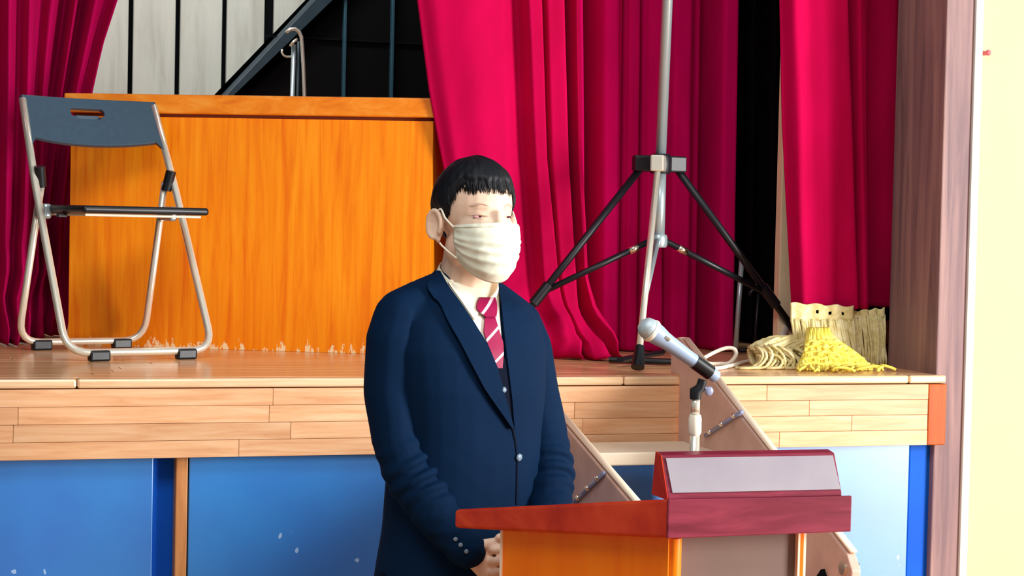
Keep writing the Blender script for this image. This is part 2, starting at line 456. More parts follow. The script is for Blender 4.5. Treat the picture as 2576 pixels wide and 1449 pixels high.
# ---- white plank back wall
YB = 3.3
wall = empty('wall_back', (0, YB, STAGE)); tag(wall, kind=STRUCT)
MB().box((0.1, YB+0.09, 2.5), (6.8, 0.1, 2.8)).build('backing', M['gap'], wall)
js = [165, 328, 446, 563, 675, 795, 915]
js = [at_y(p, 115, YB).x for p in js]
w0 = js[2]-js[1]
js = [js[1]-w0*k for k in range(8, 0, -1)] + js[1:]
js += [js[-1]+w0*k for k in range(1, 12)]
wide = at_y(675, 60, YB).x
for a, b in zip(js, js[1:]):
    g0 = 0.021 if abs(a-wide) < 0.02 else 0.0105
    g1 = 0.021 if abs(b-wide) < 0.02 else 0.0105
    MB().box(((a+g0+b-g1)/2, YB, 2.5), (b-a-g0-g1, 0.03, 2.68)).build('plank', M['white_plank'], wall, bevel=0.003, seg=1)

# ================================================================ STAGE: things at the back
YP = 2.75
pr = [at_y(600, 236, YP), at_y(845, 0, YP)]
sl = (pr[1]-pr[0])
p0 = pr[0]-sl*((pr[0].z-STAGE)/sl.z); p1 = pr[0]+sl*((3.6-pr[0].z)/sl.z)
xR = 2.2
root = empty('sloped_screen', (p0.x+0.6, YP, STAGE)); tag(root, 'black screen with a sloping dark steel rail and thin bars, behind the podium', 'screen')
poly = [(p0.x, STAGE), (xR, STAGE), (xR, 3.6), (p1.x, 3.6)]
MB().prism([(x, YP+0.02, z) for x, z in poly], [(x, YP+0.05, z) for x, z in poly]).build('board', M['black'], root)
q = [at_y(562, 236, YP), at_y(782, 0, YP)]; dq = q[1]-q[0]
q0 = q[0]-dq*((q[0].z-STAGE)/dq.z); q1 = q[0]+dq*((3.6-q[0].z)/dq.z)
poly = [(q0.x, STAGE), (p0.x, STAGE), (p1.x, 3.6), (q1.x, 3.6)]
MB().prism([(x, YP-0.03, z) for x, z in poly], [(x, YP+0.06, z) for x, z in poly]).build('sloping_rail', M['steel_dk'], root, bevel=0.012, seg=3)
for px in (866, 986, 1106, 1226, 1346):
    x = at_y(px, 120, YP).x
    sh = 0.4
    MB().box((x, YP, 2.3), (0.013, 0.03, 2.3)).build('upright_bar', M['bar'], root, bevel=0.003)
zc = at_y(930, 103, YP).z
MB().box((at_y(1000, 103, YP).x+0.2, YP+0.012, zc), (1.5, 0.012, 0.007)).build('cross_bar', M['gap'], root)

YC = 2.35
root = empty('bent_chrome_pipe', (at_y(750, 200, YC).x, YC, STAGE)); tag(root, 'bent chrome pipe hooked over at the top, before the black screen', 'pipe')
def yp(px, py, y=YC): return at_y(px, py, y)
top = [yp(720, 82), yp(730, 74), yp(742, 73), yp(752, 80), yp(758, 92), yp(760, 112), yp(763, 160), yp(766, 236)]
e = Vector(top[-1]); e.z = STAGE+0.002
MB().tube(top+[e], 0.0075, 10).build('hooked_tube', M['chrome'], root, 180)
a = yp(739, 112, YC+0.02); b = Vector(a); b.z = STAGE+0.002; b.x -= 0.01
MB().tube([a, b], 0.009, 10).build('inner_tube', M['chrome2'], root, 180)
a = yp(751, 104, YC+0.035); b = Vector(a); b.z = STAGE+0.002
MB().tube([a, b], 0.006, 8).build('thin_rod', M['steel_dk'], root, 180)
MB().tube([yp(730, 116, YC+0.01), yp(740, 104, YC), yp(747, 99, YC+0.01)], 0.006, 8).build('clip', M['chrome'], root, 180)
MB().tube([yp(710, 124), yp(709, 132), yp(713, 139), yp(720, 143), yp(730, 143, YC+0.02), yp(739, 140, YC+0.02)], 0.0045, 8).build('small_hook', M['chrome'], root, 180)

# ================================================================ CURTAINS
def curtain(name, ctrl, ybase, zbot, ztop, mat, nrow=46, sub=7, ripple=0.004, rowfn=None):
    """ctrl: list of (offset, [(z, x), ...]) from left to right; the sheet swings between the offsets"""
    P = []
    for i in range(nrow):
        z = lerp(zbot, ztop, (i/(nrow-1))**1.3)
        row = []
        for k in range(len(ctrl)-1):
            o0, l0 = ctrl[k]; o1, l1 = ctrl[k+1]
            x0, x1 = interp(z, l0), interp(z, l1)
            for j in range(sub if k < len(ctrl)-2 else sub+1):
                t = j/sub
                of = lerp(o0, o1, sm(t)); x = lerp(x0, x1, t)
                yb = ybase(x, z) if callable(ybase) else ybase
                v = Vector((x, yb+of+ripple*noise.noise((x*9, z*2.5, 3.1*k)), z))
                if rowfn: v = rowfn(v, t, k, z)
                row.append(v)
        P.append(row)
    me_b = MB().grid(P)
    o = me_b.build(name, mat, None, 180)
    sd = o.modifiers.new('thick', 'SOLIDIFY'); sd.thickness = 0.004; sd.offset = 1
    return o
def line(y, *pp):
    """pixel polyline (py, px) on the vertical plane y -> sorted (z, x)"""
    return sorted((at_y(px, py, y).z, at_y(px, py, y).x) for py, px in pp)

# left curtain: hangs beside and behind the podium's left end
def ybl(x, z): return lerp(1.34, 1.70, sm((x+1.24)/0.14))
yL = 1.4
CL = [(-0.02, [(0, -160), (230, -160), (870, -170)]), (0.08, [(0, -110), (230, -112), (870, -100)]),
      (-0.04, [(0, -70), (230, -70), (870, -60)]), (0.09, [(0, -12), (230, -14), (870, -16)]), (-0.03, [(0, 20), (230, 18), (870, 6)]),
      (0.10, [(0, 50), (230, 47), (560, 40), (870, 14)]), (-0.03, [(0, 80), (230, 72), (560, 60), (870, 34)]), (0.11, [(0, 112), (230, 101), (560, 96), (870, 52)]),
      (-0.03, [(0, 148), (230, 122), (560, 112), (870, 74)]), (0.10, [(0, 186), (230, 152), (560, 122), (870, 90)]), (-0.035, [(0, 206), (230, 170), (560, 132), (870, 104)]),
      (0.09, [(0, 226), (230, 185), (560, 150), (870, 130)]), (-0.05, [(0, 256), (230, 208), (560, 166), (870, 146)]),
      (0.01, [(0, 285), (230, 226), (560, 182), (870, 160)]), (-0.04, [(0, 310), (100, 277), (230, 249), (560, 205), (870, 190)])]
def belly(v, t, k, z):
    h = (z-STAGE)
    if h < 0.2 and v.x < -1.12: v.y -= 0.13*sm((0.2-h)/0.2)*(0.7+0.6*noise.noise((v.x*9, h*8, 0.5)))
    if h < 0.5:
        s_ = sm((0.5-h)/0.5)
        v.y -= 0.05*s_*math.sin(min(1, h/0.5)*PI)+0.03*s_*noise.noise((v.x*6+h*5, h*9, 1.7))
        v.x += 0.02*s_*noise.noise((v.x*8, h*10, 5.1))
    return v
o = curtain('stage_curtain', [(f, line(yL, *pp)) for f, pp in CL], ybl, STAGE+0.004, 3.7, M['velvet2'], rowfn=belly)
tag(o, 'crimson velvet curtain gathered behind the folding chair, beside the podium\'s end', 'curtain')

# centre drape in front of the podium, hem pooled on the boards
yM = 0.74
CM = [(0.0, [(0, 1055), (235, 1085), (400, 1116), (700, 1180), (915, 1235)]),
      (-0.03, [(0, 1095), (400, 1150), (915, 1262)]), (-0.05, [(0, 1180), (400, 1215), (915, 1290)]),
      (-0.035, [(0, 1255), (400, 1270), (700, 1290), (915, 1315)]), (0.02, [(0, 1312), (400, 1326), (700, 1352), (915, 1345)]),
      (-0.045, [(0, 1326), (400, 1346), (700, 1366), (800, 1390), (915, 1400)]), (-0.05, [(0, 1357), (400, 1370), (700, 1399), (800, 1410), (915, 1436)]),
      (0.17, [(0, 1365), (400, 1380), (700, 1408), (800, 1416), (915, 1448)]), (-0.03, [(0, 1376), (400, 1388), (700, 1412), (800, 1424), (915, 1462)]),
      (-0.04, [(0, 1416), (400, 1426), (700, 1446), (800, 1448), (915, 1505)]), (0.19, [(0, 1432), (400, 1441), (700, 1456), (800, 1462), (915, 1520)]),
      (0.10, [(0, 1444), (400, 1450), (700, 1468), (800, 1480), (915, 1530)]), (-0.02, [(0, 1452), (400, 1458), (700, 1474), (800, 1500), (915, 1544)]),
      (0.02, [(0, 1470), (400, 1478), (700, 1492), (800, 1518), (915, 1550)])]
def ybm(x, z): return 0.765
def pool(v, t, k, z):
    h = z-STAGE
    if h < 0.22:
        s_ = sm((0.22-h)/0.22)
        v.y -= 0.22*s_*(0.6+0.6*noise.noise((v.x*7, h*6, 2.0)))
        v.x += 0.035*s_*noise.noise((h*22, v.x*4, 7.7))
        v.z += 0.012*s_*abs(noise.noise((v.x*11, h*18, 4.0)))
    return v
o = curtain('stage_curtain', [(f, line(yM, *pp)) for f, pp in CM], ybm, STAGE+0.003, 3.7, M['velvet'], nrow=60, rowfn=pool)
tag(o, 'bright crimson drape behind the man\'s head, hem bunched on the stage edge', 'curtain')

# rear folds behind the tripod
yR = 1.0
def v2(px_t, px_b): return [(0, px_t), (890, px_b)]
CR = [(0.06, v2(1380, 1400)), (-0.03, v2(1410, 1425)), (0.10, v2(1432, 1440)), (-0.03, v2(1455, 1462)), (0.11, v2(1488, 1492)), (-0.02, v2(1520, 1515)), (-0.03, v2(1545, 1538)),
      (0.12, v2(1566, 1555)), (-0.03, v2(1580, 1572)), (-0.03, v2(1598, 1588)), (0.14, v2(1612, 1602)), (-0.03, v2(1630, 1622)), (-0.04, v2(1655, 1650)),
      (0.13, v2(1672, 1662)), (-0.04, v2(1690, 1680)), (-0.04, v2(1728, 1714)), (0.11, v2(1742, 1730)), (0.04, v2(1770, 1756)), (0.10, v2(1800, 1786)),
      (-0.03, v2(1818, 1806)), (-0.03, v2(1846, 1832)), (0.14, v2(1862, 1850))]
C2 = []
for f, pp in CR:                                           # narrow deep slits between the pleats
    n_ = pp[0][1] in (1432, 1566, 1612, 1672)
    if n_: C2.append((-0.012, [(y_, x_-7) for y_, x_ in pp]))
    C2.append((f*(2.6 if n_ else 2.3 if f > .05 else 1), pp))
    if n_: C2.append((-0.012, [(y_, x_+7) for y_, x_ in pp]))
C2 = [c for k, c in enumerate(C2) if k == 0 or c[1][0][1] > C2[k-1][1][0][1]]
o = curtain('stage_curtain', [(f, line(yR, *pp)) for f, pp in C2], yR, STAGE+0.004, 3.7, M['velvet3'])
tag(o, 'darker crimson pleated curtain standing behind the tripod stand', 'curtain')
# black leg right of it
yK = 1.42
CK = [(0.0, v2(1830, 1820)), (0.06, v2(1870, 1858)), (-0.02, v2(1895, 1885)), (0.07, v2(1920, 1910)), (-0.02, v2(1945, 1940)), (0.05, v2(1985, 1980)), (0, v2(2100, 2100))]
o = curtain('stage_curtain', [(f, line(yK, *pp)) for f, pp in CK], yK, STAGE+0.004, 3.7, M['velvetbk'])
tag(o, 'black stage cloth in the gap between the two crimson curtains', 'curtain')
# short bright curtain by the brown post
yS = 0.40
CS = [(0.0, [(0, 1960), (300, 1966), (500, 1976), (750, 1990)]), (-0.045, [(0, 1985), (750, 2008)]), (-0.03, [(0, 2020), (750, 2038)]), (-0.04, [(0, 2052), (750, 2066)]),
      (-0.03, [(0, 2085), (750, 2100)]), (-0.05, [(0, 2110), (750, 2136)]), (0.05, [(0, 2124), (750, 2146)]), (0.04, [(0, 2138), (750, 2152)]), (-0.03, [(0, 2150), (750, 2164)]),
      (-0.02, [(0, 2164), (750, 2174)]), (0.12, [(0, 2176), (750, 2186)]), (0.08, [(0, 2210), (750, 2206)]), (0.16, [(0, 2236), (750, 2236)]), (0.10, [(0, 2300), (750, 2300)])]
zhem = at_y(2080, 775, yS).z
o = curtain('stage_curtain', [(f, line(yS, *pp)) for f, pp in CS], yS, zhem, 3.7, M['velvet'])
tag(o, 'short bright crimson curtain ending above the rope, beside the brown post', 'curtain')
# pale post glimpsed at its edge
pA, pB = at_y(1966, 500, 0.62).x, at_y(2030, 500, 0.62).x
MB().box(((pA+pB)/2, 0.62+0.02, 2.4), (pB-pA, 0.04, 2.5)).build('trim_3', M['plaster'], bevel=0.003)['kind'] = STRUCT

# ================================================================ PODIUM ON THE STAGE
A = at_z(158, 867.5, STAGE); B = plan((1100-1288)/F_PX*5.96, 5.96, STAGE)
A.z = STAGE
ux = (B-A).normalized(); B = A + ux*1.20; uy = Vector((-ux.y, ux.x, 0))
pod = empty('podium', (A+B)/2); tag(pod, 'large orange veneered podium with scuffed foot standing on the stage', 'podium')
def pbox(x0, x1, y0, y1, z0, z1):
    base = [A+ux*x0+uy*y0, A+ux*x1+uy*y0, A+ux*x1+uy*y1, A+ux*x0+uy*y1]
    return MB().prism([Vector((p.x, p.y, STAGE+z0)) for p in base], [Vector((p.x, p.y, STAGE+z1)) for p in base])
L = 1.20
pbox(0.012, L-0.012, 0.012, 0.032, 0.0, 0.735).build('front_panel', M['podium'], pod, bevel=0.002)
pbox(0.012, 0.032, 0.032, 0.33, 0.0, 0.735).build('side_panel', M['podium'], pod, bevel=0.002)
pbox(L-0.032, L-0.012, 0.032, 0.33, 0.0, 0.735).build('side_panel', M['podium'], pod, bevel=0.002)
pbox(0.02, L-0.02, 0.02, 0.33, 0.735, 0.745).build('groove_strip', M['groove'], pod)
pbox(-0.006, L+0.006, -0.006, 0.35, 0.745, 0.806).build('top', M['podium_top'], pod, bevel=0.006, seg=3)

# ================================================================ FOLDING CHAIR
th = math.radians(34)
f_cam, r_cam = Vector((math.sin(th), -math.cos(th))), Vector((math.cos(th), math.sin(th)))
def c2w(v): return Vector((v[0]*math.cos(YAW)+v[1]*math.sin(YAW), -v[0]*math.sin(YAW)+v[1]*math.cos(YAW), 0))
fd, wdv = c2w(f_cam), c2w(r_cam)
cc = plan(-1.195, 5.725, STAGE)
chair = empty('folding_chair', cc); tag(chair, 'folding chair with dark grey plastic back and chrome tube legs on stage', 'chair')
def C(s_, w_, z_): return cc + fd*s_ + wdv*w_ + Vector((0, 0, z_))
HW = 0.228; r_t = 0.0115
def bz(z): return 0.215-0.44*(z-0.02)/0.755                # main tube: forward position by height
zT = 0.765
front = rounded([C(bz(zT), -HW*0.93, zT), C(bz(0.5), -HW*0.98, 0.5), C(bz(0.02), -HW, 0.025), C(bz(0.02), HW, 0.025), C(bz(0.5), HW*0.98, 0.5), C(bz(zT), HW*0.93, zT)], [0.06, 0.075, 0.075, 0.06])
MB().tube(front, r_t, 12).build('main_frame', M['chrome'], chair, 180)
rear = rounded([C(-0.085, -HW*0.86, 0.525), C(-0.25, -HW*0.9, 0.025), C(-0.25, HW*0.9, 0.025), C(-0.085, HW*0.86, 0.525)], 0.075)
MB().tube(rear, r_t*0.95, 12).build('rear_frame', M['chrome'], chair, 180)
for s_, w_ in ((bz(0.02), -0.13), (bz(0.02), 0.14), (-0.25, -0.13), (-0.25, 0.13)):
    R = Matrix((wdv, fd, Vector((0, 0, 1)))).transposed()
    MB().box(C(s_, w_, 0.016), (0.062, 0.03, 0.032), R).build('foot', M['blackp'], chair, bevel=0.006)
R = Matrix((wdv, fd, Vector((0, 0, 1)))).transposed()
def rbox(s0, s1, w0_, w1_, z0, z1):
    return MB().box(C((s0+s1)/2, (w0_+w1_)/2, (z0+z1)/2), (w1_-w0_, s1-s0, z1-z0), R)
rbox(-0.10, 0.245, -0.195, 0.195, 0.425, 0.447).build('seat', M['blackp'], chair, bevel=0.009, seg=3)
rbox(-0.08, 0.22, -0.18, 0.18, 0.416, 0.424).build('seat_pan', M['tread'], chair, bevel=0.002)
for w_ in (-0.2, 0.2):
    rbox(-0.11, -0.02, w_-0.012, w_+0.012, 0.405, 0.45).build('hinge_bracket', M['chrome2'], chair, bevel=0.008)
    MB().tube([C(-0.083, w_*1.0, 0.50), C(-0.07, w_*1.05, 0.56)], 0.016, 10).build('joint_sleeve', M['blackp'], chair, 40)
rbox(0.06, 0.08, -0.205, -0.18, 0.412, 0.424).build('seat_stop', M['blackp'], chair)
# backrest: curved plastic panel with a rounded grip slot
def back_panel():
    nc, nr = 97, 37
    keep = []; P = []
    for i in range(nr):
        for j in range(nc):
            t = i/(nr-1)
            u_ = -1+2*j/(nc-1)
            zt = 0.775; zb_ = 0.652 - 0.022*(1-u_*u_)**0.8 + (0.0 if abs(u_) < 0.9 else -0.035*(abs(u_)-0.9)/0.1)
            X_ = u_*HW; q_ = (t-0.70)*0.135                      # snap the mesh to the rim of the grip slot
            ex = math.copysign(max(0, abs(X_)-0.046), X_); rd = math.hypot(ex, q_)
            if 0.0085 < rd < 0.0170 and abs(rd-0.0125) < 0.0036:
                X_ += ex*(0.0125/rd-1); t = 0.70+q_*(0.0125/rd)/0.135; u_ = X_/HW
            z = lerp(zb_, zt, t)
            s_ = bz(z) - 0.045*(1-u_*u_) + 0.004
            P.append(C(s_, u_*HW*0.955, z))
    fs = []
    for i in range(nr-1):
        for j in range(nc-1):
            u_ = (-1+2*(j+0.5)/(nc-1))*HW; q_ = ((i+0.5)/(nr-1)-0.70)*0.135
            if math.hypot(max(0, abs(u_)-0.046), q_) < 0.0125: continue
            fs.append((i*nc+j, i*nc+j+1, (i+1)*nc+j+1, (i+1)*nc+j))
    mb = MB(); mb.add(P, fs); return mb
o = back_panel().build('backrest', M['chairback'], chair, 60)
sd = o.modifiers.new('t', 'SOLIDIFY'); sd.thickness = 0.014; sd.offset = 0
bv = o.modifiers.new('b', 'BEVEL'); bv.width = 0.004; bv.segments = 2; bv.limit_method = 'ANGLE'

# ================================================================ TRIPOD STAND
TC = plan(0.45, 5.91, STAGE)
tri = empty('tripod_stand', TC); tag(tri, 'tall tripod stand with steel pole and black splayed legs on the stage', 'stand')
def Td(px, py, d): return at_d(px, py, d)
zcol = Td(1658, 412, 5.91).z; zlow = Td(1655, 606, 5.91).z
pc = Vector((TC.x, TC.y, 0))
lean = (Td(1675, 0, 5.91)-Td(1658, 400, 5.91)); lean = lean*((3.7-zcol)/lean.z)
def Z(z, dx=0, dy=0): return Vector((pc.x+dx, pc.y+dy, z))
MB().tube([Z(zcol-0.02), Z(zcol-0.02)+lean], 0.0165, 16).build('upper_pole', M['chrome2'], tri, 180)
MB().tube([Z(zlow-0.02), Z(zcol)], 0.019, 16).build('lower_pole', M['chrome2'], tri, 180)
feet = [at_d(1604, 930, 5.5), plan(-0.06, 5.80, STAGE+0.012), plan(0.985, 6.20, STAGE+0.012)]
feet[0].z = STAGE+0.014
mats = [M['chrome'], M['blackm'], M['blackm']]
MB().lathe([(0.03, -0.03), (0.034, -0.02), (0.034, 0.02), (0.028, 0.03)], 16, Matrix.Translation(Z(zcol))).build('top_collar', M['blackm'], tri, 40)
MB().lathe([(0.024, -0.02), (0.028, -0.012), (0.028, 0.012), (0.024, 0.02)], 16, Matrix.Translation(Z(zlow))).build('lower_collar', M['chrome2'], tri, 40)
for ft, mt in zip(feet, mats):
    d = Vector((ft.x-pc.x, ft.y-pc.y, 0)); dn = d.normalized()
    h0 = Z(zcol-0.012)+dn*0.06
    Rz = Matrix((dn, Vector((-dn.y, dn.x, 0)), Vector((0, 0, 1)))).transposed()
    MB().box(Z(zcol)+dn*0.055, (0.062, 0.042, 0.05), Rz).build('leg_bracket', M['chrome'] if mt is M['chrome'] else M['blackm'], tri, bevel=0.005)
    leg = MB().tube([h0, lerp(h0, ft, 0.97)], 0.0115 if mt is not M['chrome'] else 0.010, 12).build('leg', mt, tri, 180)
    MB().tube([lerp(h0, ft, 0.9), ft], [0.014, 0.02], 12).build('rubber_foot', M['blackp'], leg, 60)
    k = lerp(h0, ft, 0.66)
    l0 = Z(zlow)+dn*0.025
    MB().tube([l0, k], 0.0095, 10).build('brace', mt if mt is M['blackm'] else M['chrome2'], tri, 180)
    if mt is M['blackm']:
        MB().tube([lerp(l0, k, 0.12), lerp(l0, k, 0.2)], 0.012, 10).build('brace_clip', M['bolt'], tri, 180)
        MB().tube([lerp(h0, ft, 0.62), lerp(h0, ft, 0.72)], 0.017, 12).build('brace_joint', M['blackm'], tri, 60)

# flat black stand base beside the tripod's front foot
bc = at_z(1606, 918, STAGE)
root = empty('flat_stand_base', bc); tag(root, 'flat black crossed stand base lying behind the tripod\'s front foot', 'stand base')
for (pa_, pb_) in (((1532, 914), (1690, 920)), ((1560, 926), (1664, 906))):
    a, b = at_z(*pa_, STAGE), at_z(*pb_, STAGE)
    a.z = b.z = STAGE+0.012 + (0.012 if pa_[0] == 1560 else 0)
    MB().tube([a, b], 0.012, 8, flat=0.8).build('flat_bar', M['blackp'], root, 40)

# thin rod, small black stand, in the dark gap
a, b = at_y(1866, 652, 0.78), at_y(1851, 872, 0.78)
b = b + (b-a)*((STAGE-b.z)/(b.z-a.z))*1.0
root = empty('steel_rod', (b.x, b.y, STAGE)); tag(root, 'thin steel rod with a bright tip leaning before the black cloth', 'rod')
b.z = STAGE+0.001
MB().tube([a, b], 0.0085, 10).build('shaft', M['chrome2'], root, 180)
MB().ball(a, (0.009, 0.009, 0.014)).build('tip', M['bolt'], root, 180)
c = at_z(1892, 895, STAGE); c = Vector((at_y(1898, 850, 0.92).x, 0.92, STAGE))
root = empty('small_black_stand', c); tag(root, 'small black stand with a curved head, in the dark beside the rope pile', 'stand')
MB().tube([c, c+Vector((0.01, 0, 0.2))], 0.006, 8).build('stem', M['blackm'], root, 180)
MB().tube(arc(c+Vector((0.01, 0, 0.185)), 0.035, 0.3, PI-0.3, (1, 0, 0), (0, 0, 1), 8), 0.008, 8).build('curved_head', M['blackm'], root, 180)
MB().tube([c+Vector((-0.07, -0.03, 0.01)), c+Vector((0.08, 0.02, 0.01))], 0.007, 8).build('foot_bar', M['blackm'], root, 180)

# ================================================================ ROPE PILE, FRINGES, CABLE
def W(px, py, y): return at_y(px, py, y)
# cable
cz = STAGE+0.007
pts = [(1752, 912, 0), (1790, 920, 0), (1830, 921, 0), (1880, 908, 0)]
loop = [at_z(1760, 905, cz), at_z(1800, 921, cz), at_z(1838, 920, cz)]
def cab(px, py, h): 
    p = at_y(px, py, 0.36); return p
lp = [(1755, 909), (1775, 898), (1800, 885), (1825, 876), (1845, 877), (1852, 888), (1846, 902), (1832, 914), (1812, 920), (1790, 918), (1768, 912), (1748, 910)]
pp = []
for i, (x_, y_) in enumerate(lp):
    p = at_y(x_, y_, 0.36 + 0.01*math.sin(i)); p.z = max(p.z, cz); pp.append(p)
tl = [(1800, 924), (1840, 919), (1880, 908), (1910, 905)]
cab_ = MB()
from mathutils.geometry import interpolate_bezier
def smooth_line(P, n=6):
    out = []
    for i in range(len(P)-1):
        p0 = P[max(i-1, 0)]; p1 = P[i]; p2 = P[i+1]; p3 = P[min(i+2, len(P)-1)]
        for k in range(n):
            t = k/n
            out.append(0.5*((2*p1)+(p2-p0)*t+(2*p0-5*p1+4*p2-p3)*t*t+(3*p1-p0-3*p2+p3)*t*t*t))
    out.append(P[-1]); return out
for x_, y_ in ((1775, 924), (1806, 926), (1842, 919), (1880, 909), (1925, 903), (1960, 903)):
    p = at_z(x_, y_, cz); p.z = cz; pp.append(p)
o = MB().tube(smooth_line(pp), 0.0062, 8).build('white_cable', M['cable'], None, 180)
tag(o, 'white cable looped on the stage beside the rope pile', 'cable')

def strand_bundle(paths, r, seg=5):
    mb = MB()
    for p in paths: mb.tube(p, r, seg)
    return mb
# rope skein: an oval hank lying on its side
S0, S1 = at_z(1905, 930, STAGE), at_z(2035, 920, STAGE)
root = empty('rope_skein', (S0+S1)/2); tag(root, 'cream rope hank lying in a heap on the stage edge', 'rope')
paths = []
rnd = random.Random(3)
ax = (W(2040, 865, 0.36)-W(1890, 905, 0.36)).normalized()
for k in range(46):                      # the wound hank
    t0 = rnd.uniform(-0.02, 0.02); a0 = 2*PI*k/46
    rr = 0.035+0.006*rnd.random()
    path = []
    for j in range(9):
        t = j/8
        px = lerp(1893, 2044, t); py = lerp(898, 862, t)
        c_ = W(px, py, 0.33)
        bulge = 0.55+0.6*math.sin(PI*min(1, t*1.05+0.12))
        q_ = Vector((-ax.z, 0, ax.x))
        p = c_ + q_*math.cos(a0+0.8*t)*rr*bulge + Vector((0, 1, 0))*math.sin(a0+0.8*t)*rr*bulge
        p += Vector((0, 0, 0.004*rnd.uniform(-1, 1)))
        p.z = max(p.z, STAGE+0.005); path.append(p)
    paths.append(path)
o = strand_bundle(paths, 0.0055).build('wound_hank', M['rope'], root, 180); o['kind'] = 'stuff'
paths = []
for k in range(46):                      # loose ends falling out of it
    px = rnd.uniform(1890, 2075); py = rnd.uniform(868, 905)
    p0_ = W(px, py, 0.29+rnd.uniform(-0.02, 0.03)); path = []
    sx = rnd.uniform(-0.09, 0.05); cur = rnd.uniform(0.02, 0.06)
    for j in range(8):
        t = j/7
        p = p0_ + Vector((sx*t+cur*math.sin(PI*t), -0.05*t-0.02*math.sin(PI*t), 0))
        p.z = max(STAGE+0.005, lerp(p0_.z, STAGE+0.004, min(1, 1.35*t)**1.5)); path.append(p)
    paths.append(path)
o = strand_bundle(paths, 0.0048).build('loose_strands', M['rope'], root, 180); o['kind'] = 'stuff'

def fringe(name, label, pxa, pxb, pt, pm, pb_, yy, n, mat, holes=False, lean_=0.0, drift=0):
    """a woven band with strands hanging from it; pt band top, pm band bottom, pb_ strand ends (pixels measured on plane yy)"""
    a, b = W(pxa, pt[0], yy), W(pxb, pt[1], yy)
    root = empty(name, Vector(((a.x+b.x)/2, yy, STAGE))); tag(root, label, 'fringe')
    c_, d_ = W(pxa+drift*0.3, pm[0], yy), W(pxb, pm[1], yy)
    nn = 28; P = []
    for i in range(6):
        t = i/5
        P.append([lerp(lerp(a, b, j/nn), lerp(c_, d_, j/nn), t) + Vector((0, 0.006*math.sin(j*0.9), 0.003*math.sin(j*0.7))) for j in range(nn+1)])
    mb = MB()
    flat = [p for row in P for p in row]; fs = []
    for i in range(5):
        for j in range(nn):
            if holes and i == 2 and j % 6 == 5 and j > 8: continue
            fs.append((i*(nn+1)+j, i*(nn+1)+j+1, (i+1)*(nn+1)+j+1, (i+1)*(nn+1)+j))
    mb.add(flat, fs)
    o = mb.build('band', mat, root, 180); s_ = o.modifiers.new('t', 'SOLIDIFY'); s_.thickness = 0.007; s_.offset = 0
    r_ = random.Random(len(label)); paths = []
    for k in range(n):
        u_ = (k+r_.uniform(-0.3, 0.3))/n
        top_ = lerp(c_, d_, u_)+Vector((0, r_.uniform(-0.006, 0.006), 0.006)); path = []
        zb2 = max(STAGE+0.005, W(lerp(pxa, pxb, u_), pb_, yy).z)
        for j in range(7):
            t = j/6
            p = Vector((top_.x+lean_*t*t*(0.6+r_.random()*0.2)+0.003*math.sin(5*t+k), top_.y-0.012*math.sin(PI*t)-0.03*t*t*(r_.random()*0.4+0.6), lerp(top_.z, zb2, t)))
            path.append(p)
        paths.append(path)
    o = strand_bundle(paths, 0.0046).build('strands', mat, root, 180); o['kind'] = 'stuff'
    return root
fringe('curtain_fringe', 'cream fringe with a holed woven band, in front of the rope hank', 1990, 2146, (762, 770), (808, 806), 925, 0.33, 46, M['rope'], True, 0.02)
fringe('curtain_fringe', 'cream fringe with no holes hanging against the brown post', 2140, 2224, (784, 774), (800, 796), 928, 0.375, 34, M['rope'], False, 0.0)
# yellow netting spread over the front
root = empty('yellow_netting', at_z(2110, 935, STAGE)); tag(root, 'bright yellow knotted cord netting draped over the front of the rope pile', 'netting')
def netp(u_, v_):
    px = lerp(lerp(2035, 2085, u_), lerp(2010, 2195, u_), sm(v_)); py = lerp(826, 938, v_)
    yy = lerp(0.27, 0.17, v_) - 0.012*math.sin(u_*PI)
    p = W(px, py, yy); p.z = max(p.z, STAGE+0.006)
    return p
paths = []
for k in range(40):
    u_ = k/39; ph = random.random()*6
    paths.append([netp(u_+0.025*math.sin(9*j/11+ph), j/11) + Vector((0, 0.004*math.sin(j+k), 0)) for j in range(12)])
o = strand_bundle(paths, 0.0056).build('long_cords', M['ropey'], root, 180); o['kind'] = 'stuff'
paths = []
for v_ in (0.3, 0.42, 0.55, 0.68, 0.8):
    paths.append([netp(j/20, v_+0.02*math.sin(j*1.3)) + Vector((0, -0.006, 0.002)) for j in range(21)])
o = strand_bundle(paths, 0.005).build('cross_cords', M['ropey'], root, 180); o['kind'] = 'stuff'
for k, (px, py) in enumerate(((2050, 866), (2076, 872), (2100, 878), (2062, 892), (2088, 897), (2110, 903), (2136, 908))):
    p = netp((px-2030)/110, (py-826)/112)
    MB().ball(at_y(px, py, p.y-0.008), (0.013, 0.008, 0.009), 10, 7).build('knot', M['pink'] if False else M['ropey'], root, 180)
paths = []
for k in range(26):
    px = rnd.uniform(2000, 2215); p0_ = at_z(px, rnd.uniform(928, 938), STAGE); s_ = rnd.uniform(-0.06, 0.07)
    paths.append([Vector((p0_.x+s_*t+0.01*math.sin(6*t+k), p0_.y-0.03*t, STAGE+0.006+0.012*math.sin(PI*t))) for t in [j/6 for j in range(7)]])
o = strand_bundle(paths, 0.0048).build('cord_ends', M['ropey'], root, 180); o['kind'] = 'stuff'
# white strap rising behind the tripod leg
o = MB().tube(smooth_line([W(1900, 716, 0.80), W(1935, 750, 0.78), W(1965, 785, 0.74), W(1980, 815, 0.66), W(1968, 850, 0.5), W(1962, 872, 0.42)]), [0.006]*2+[0.012]*29, 10, flat=0.5).build('white_strap', M['cable'], None, 180)
tag(o, 'white strap twisting behind the tripod\'s leg down to the rope hank', 'strap')

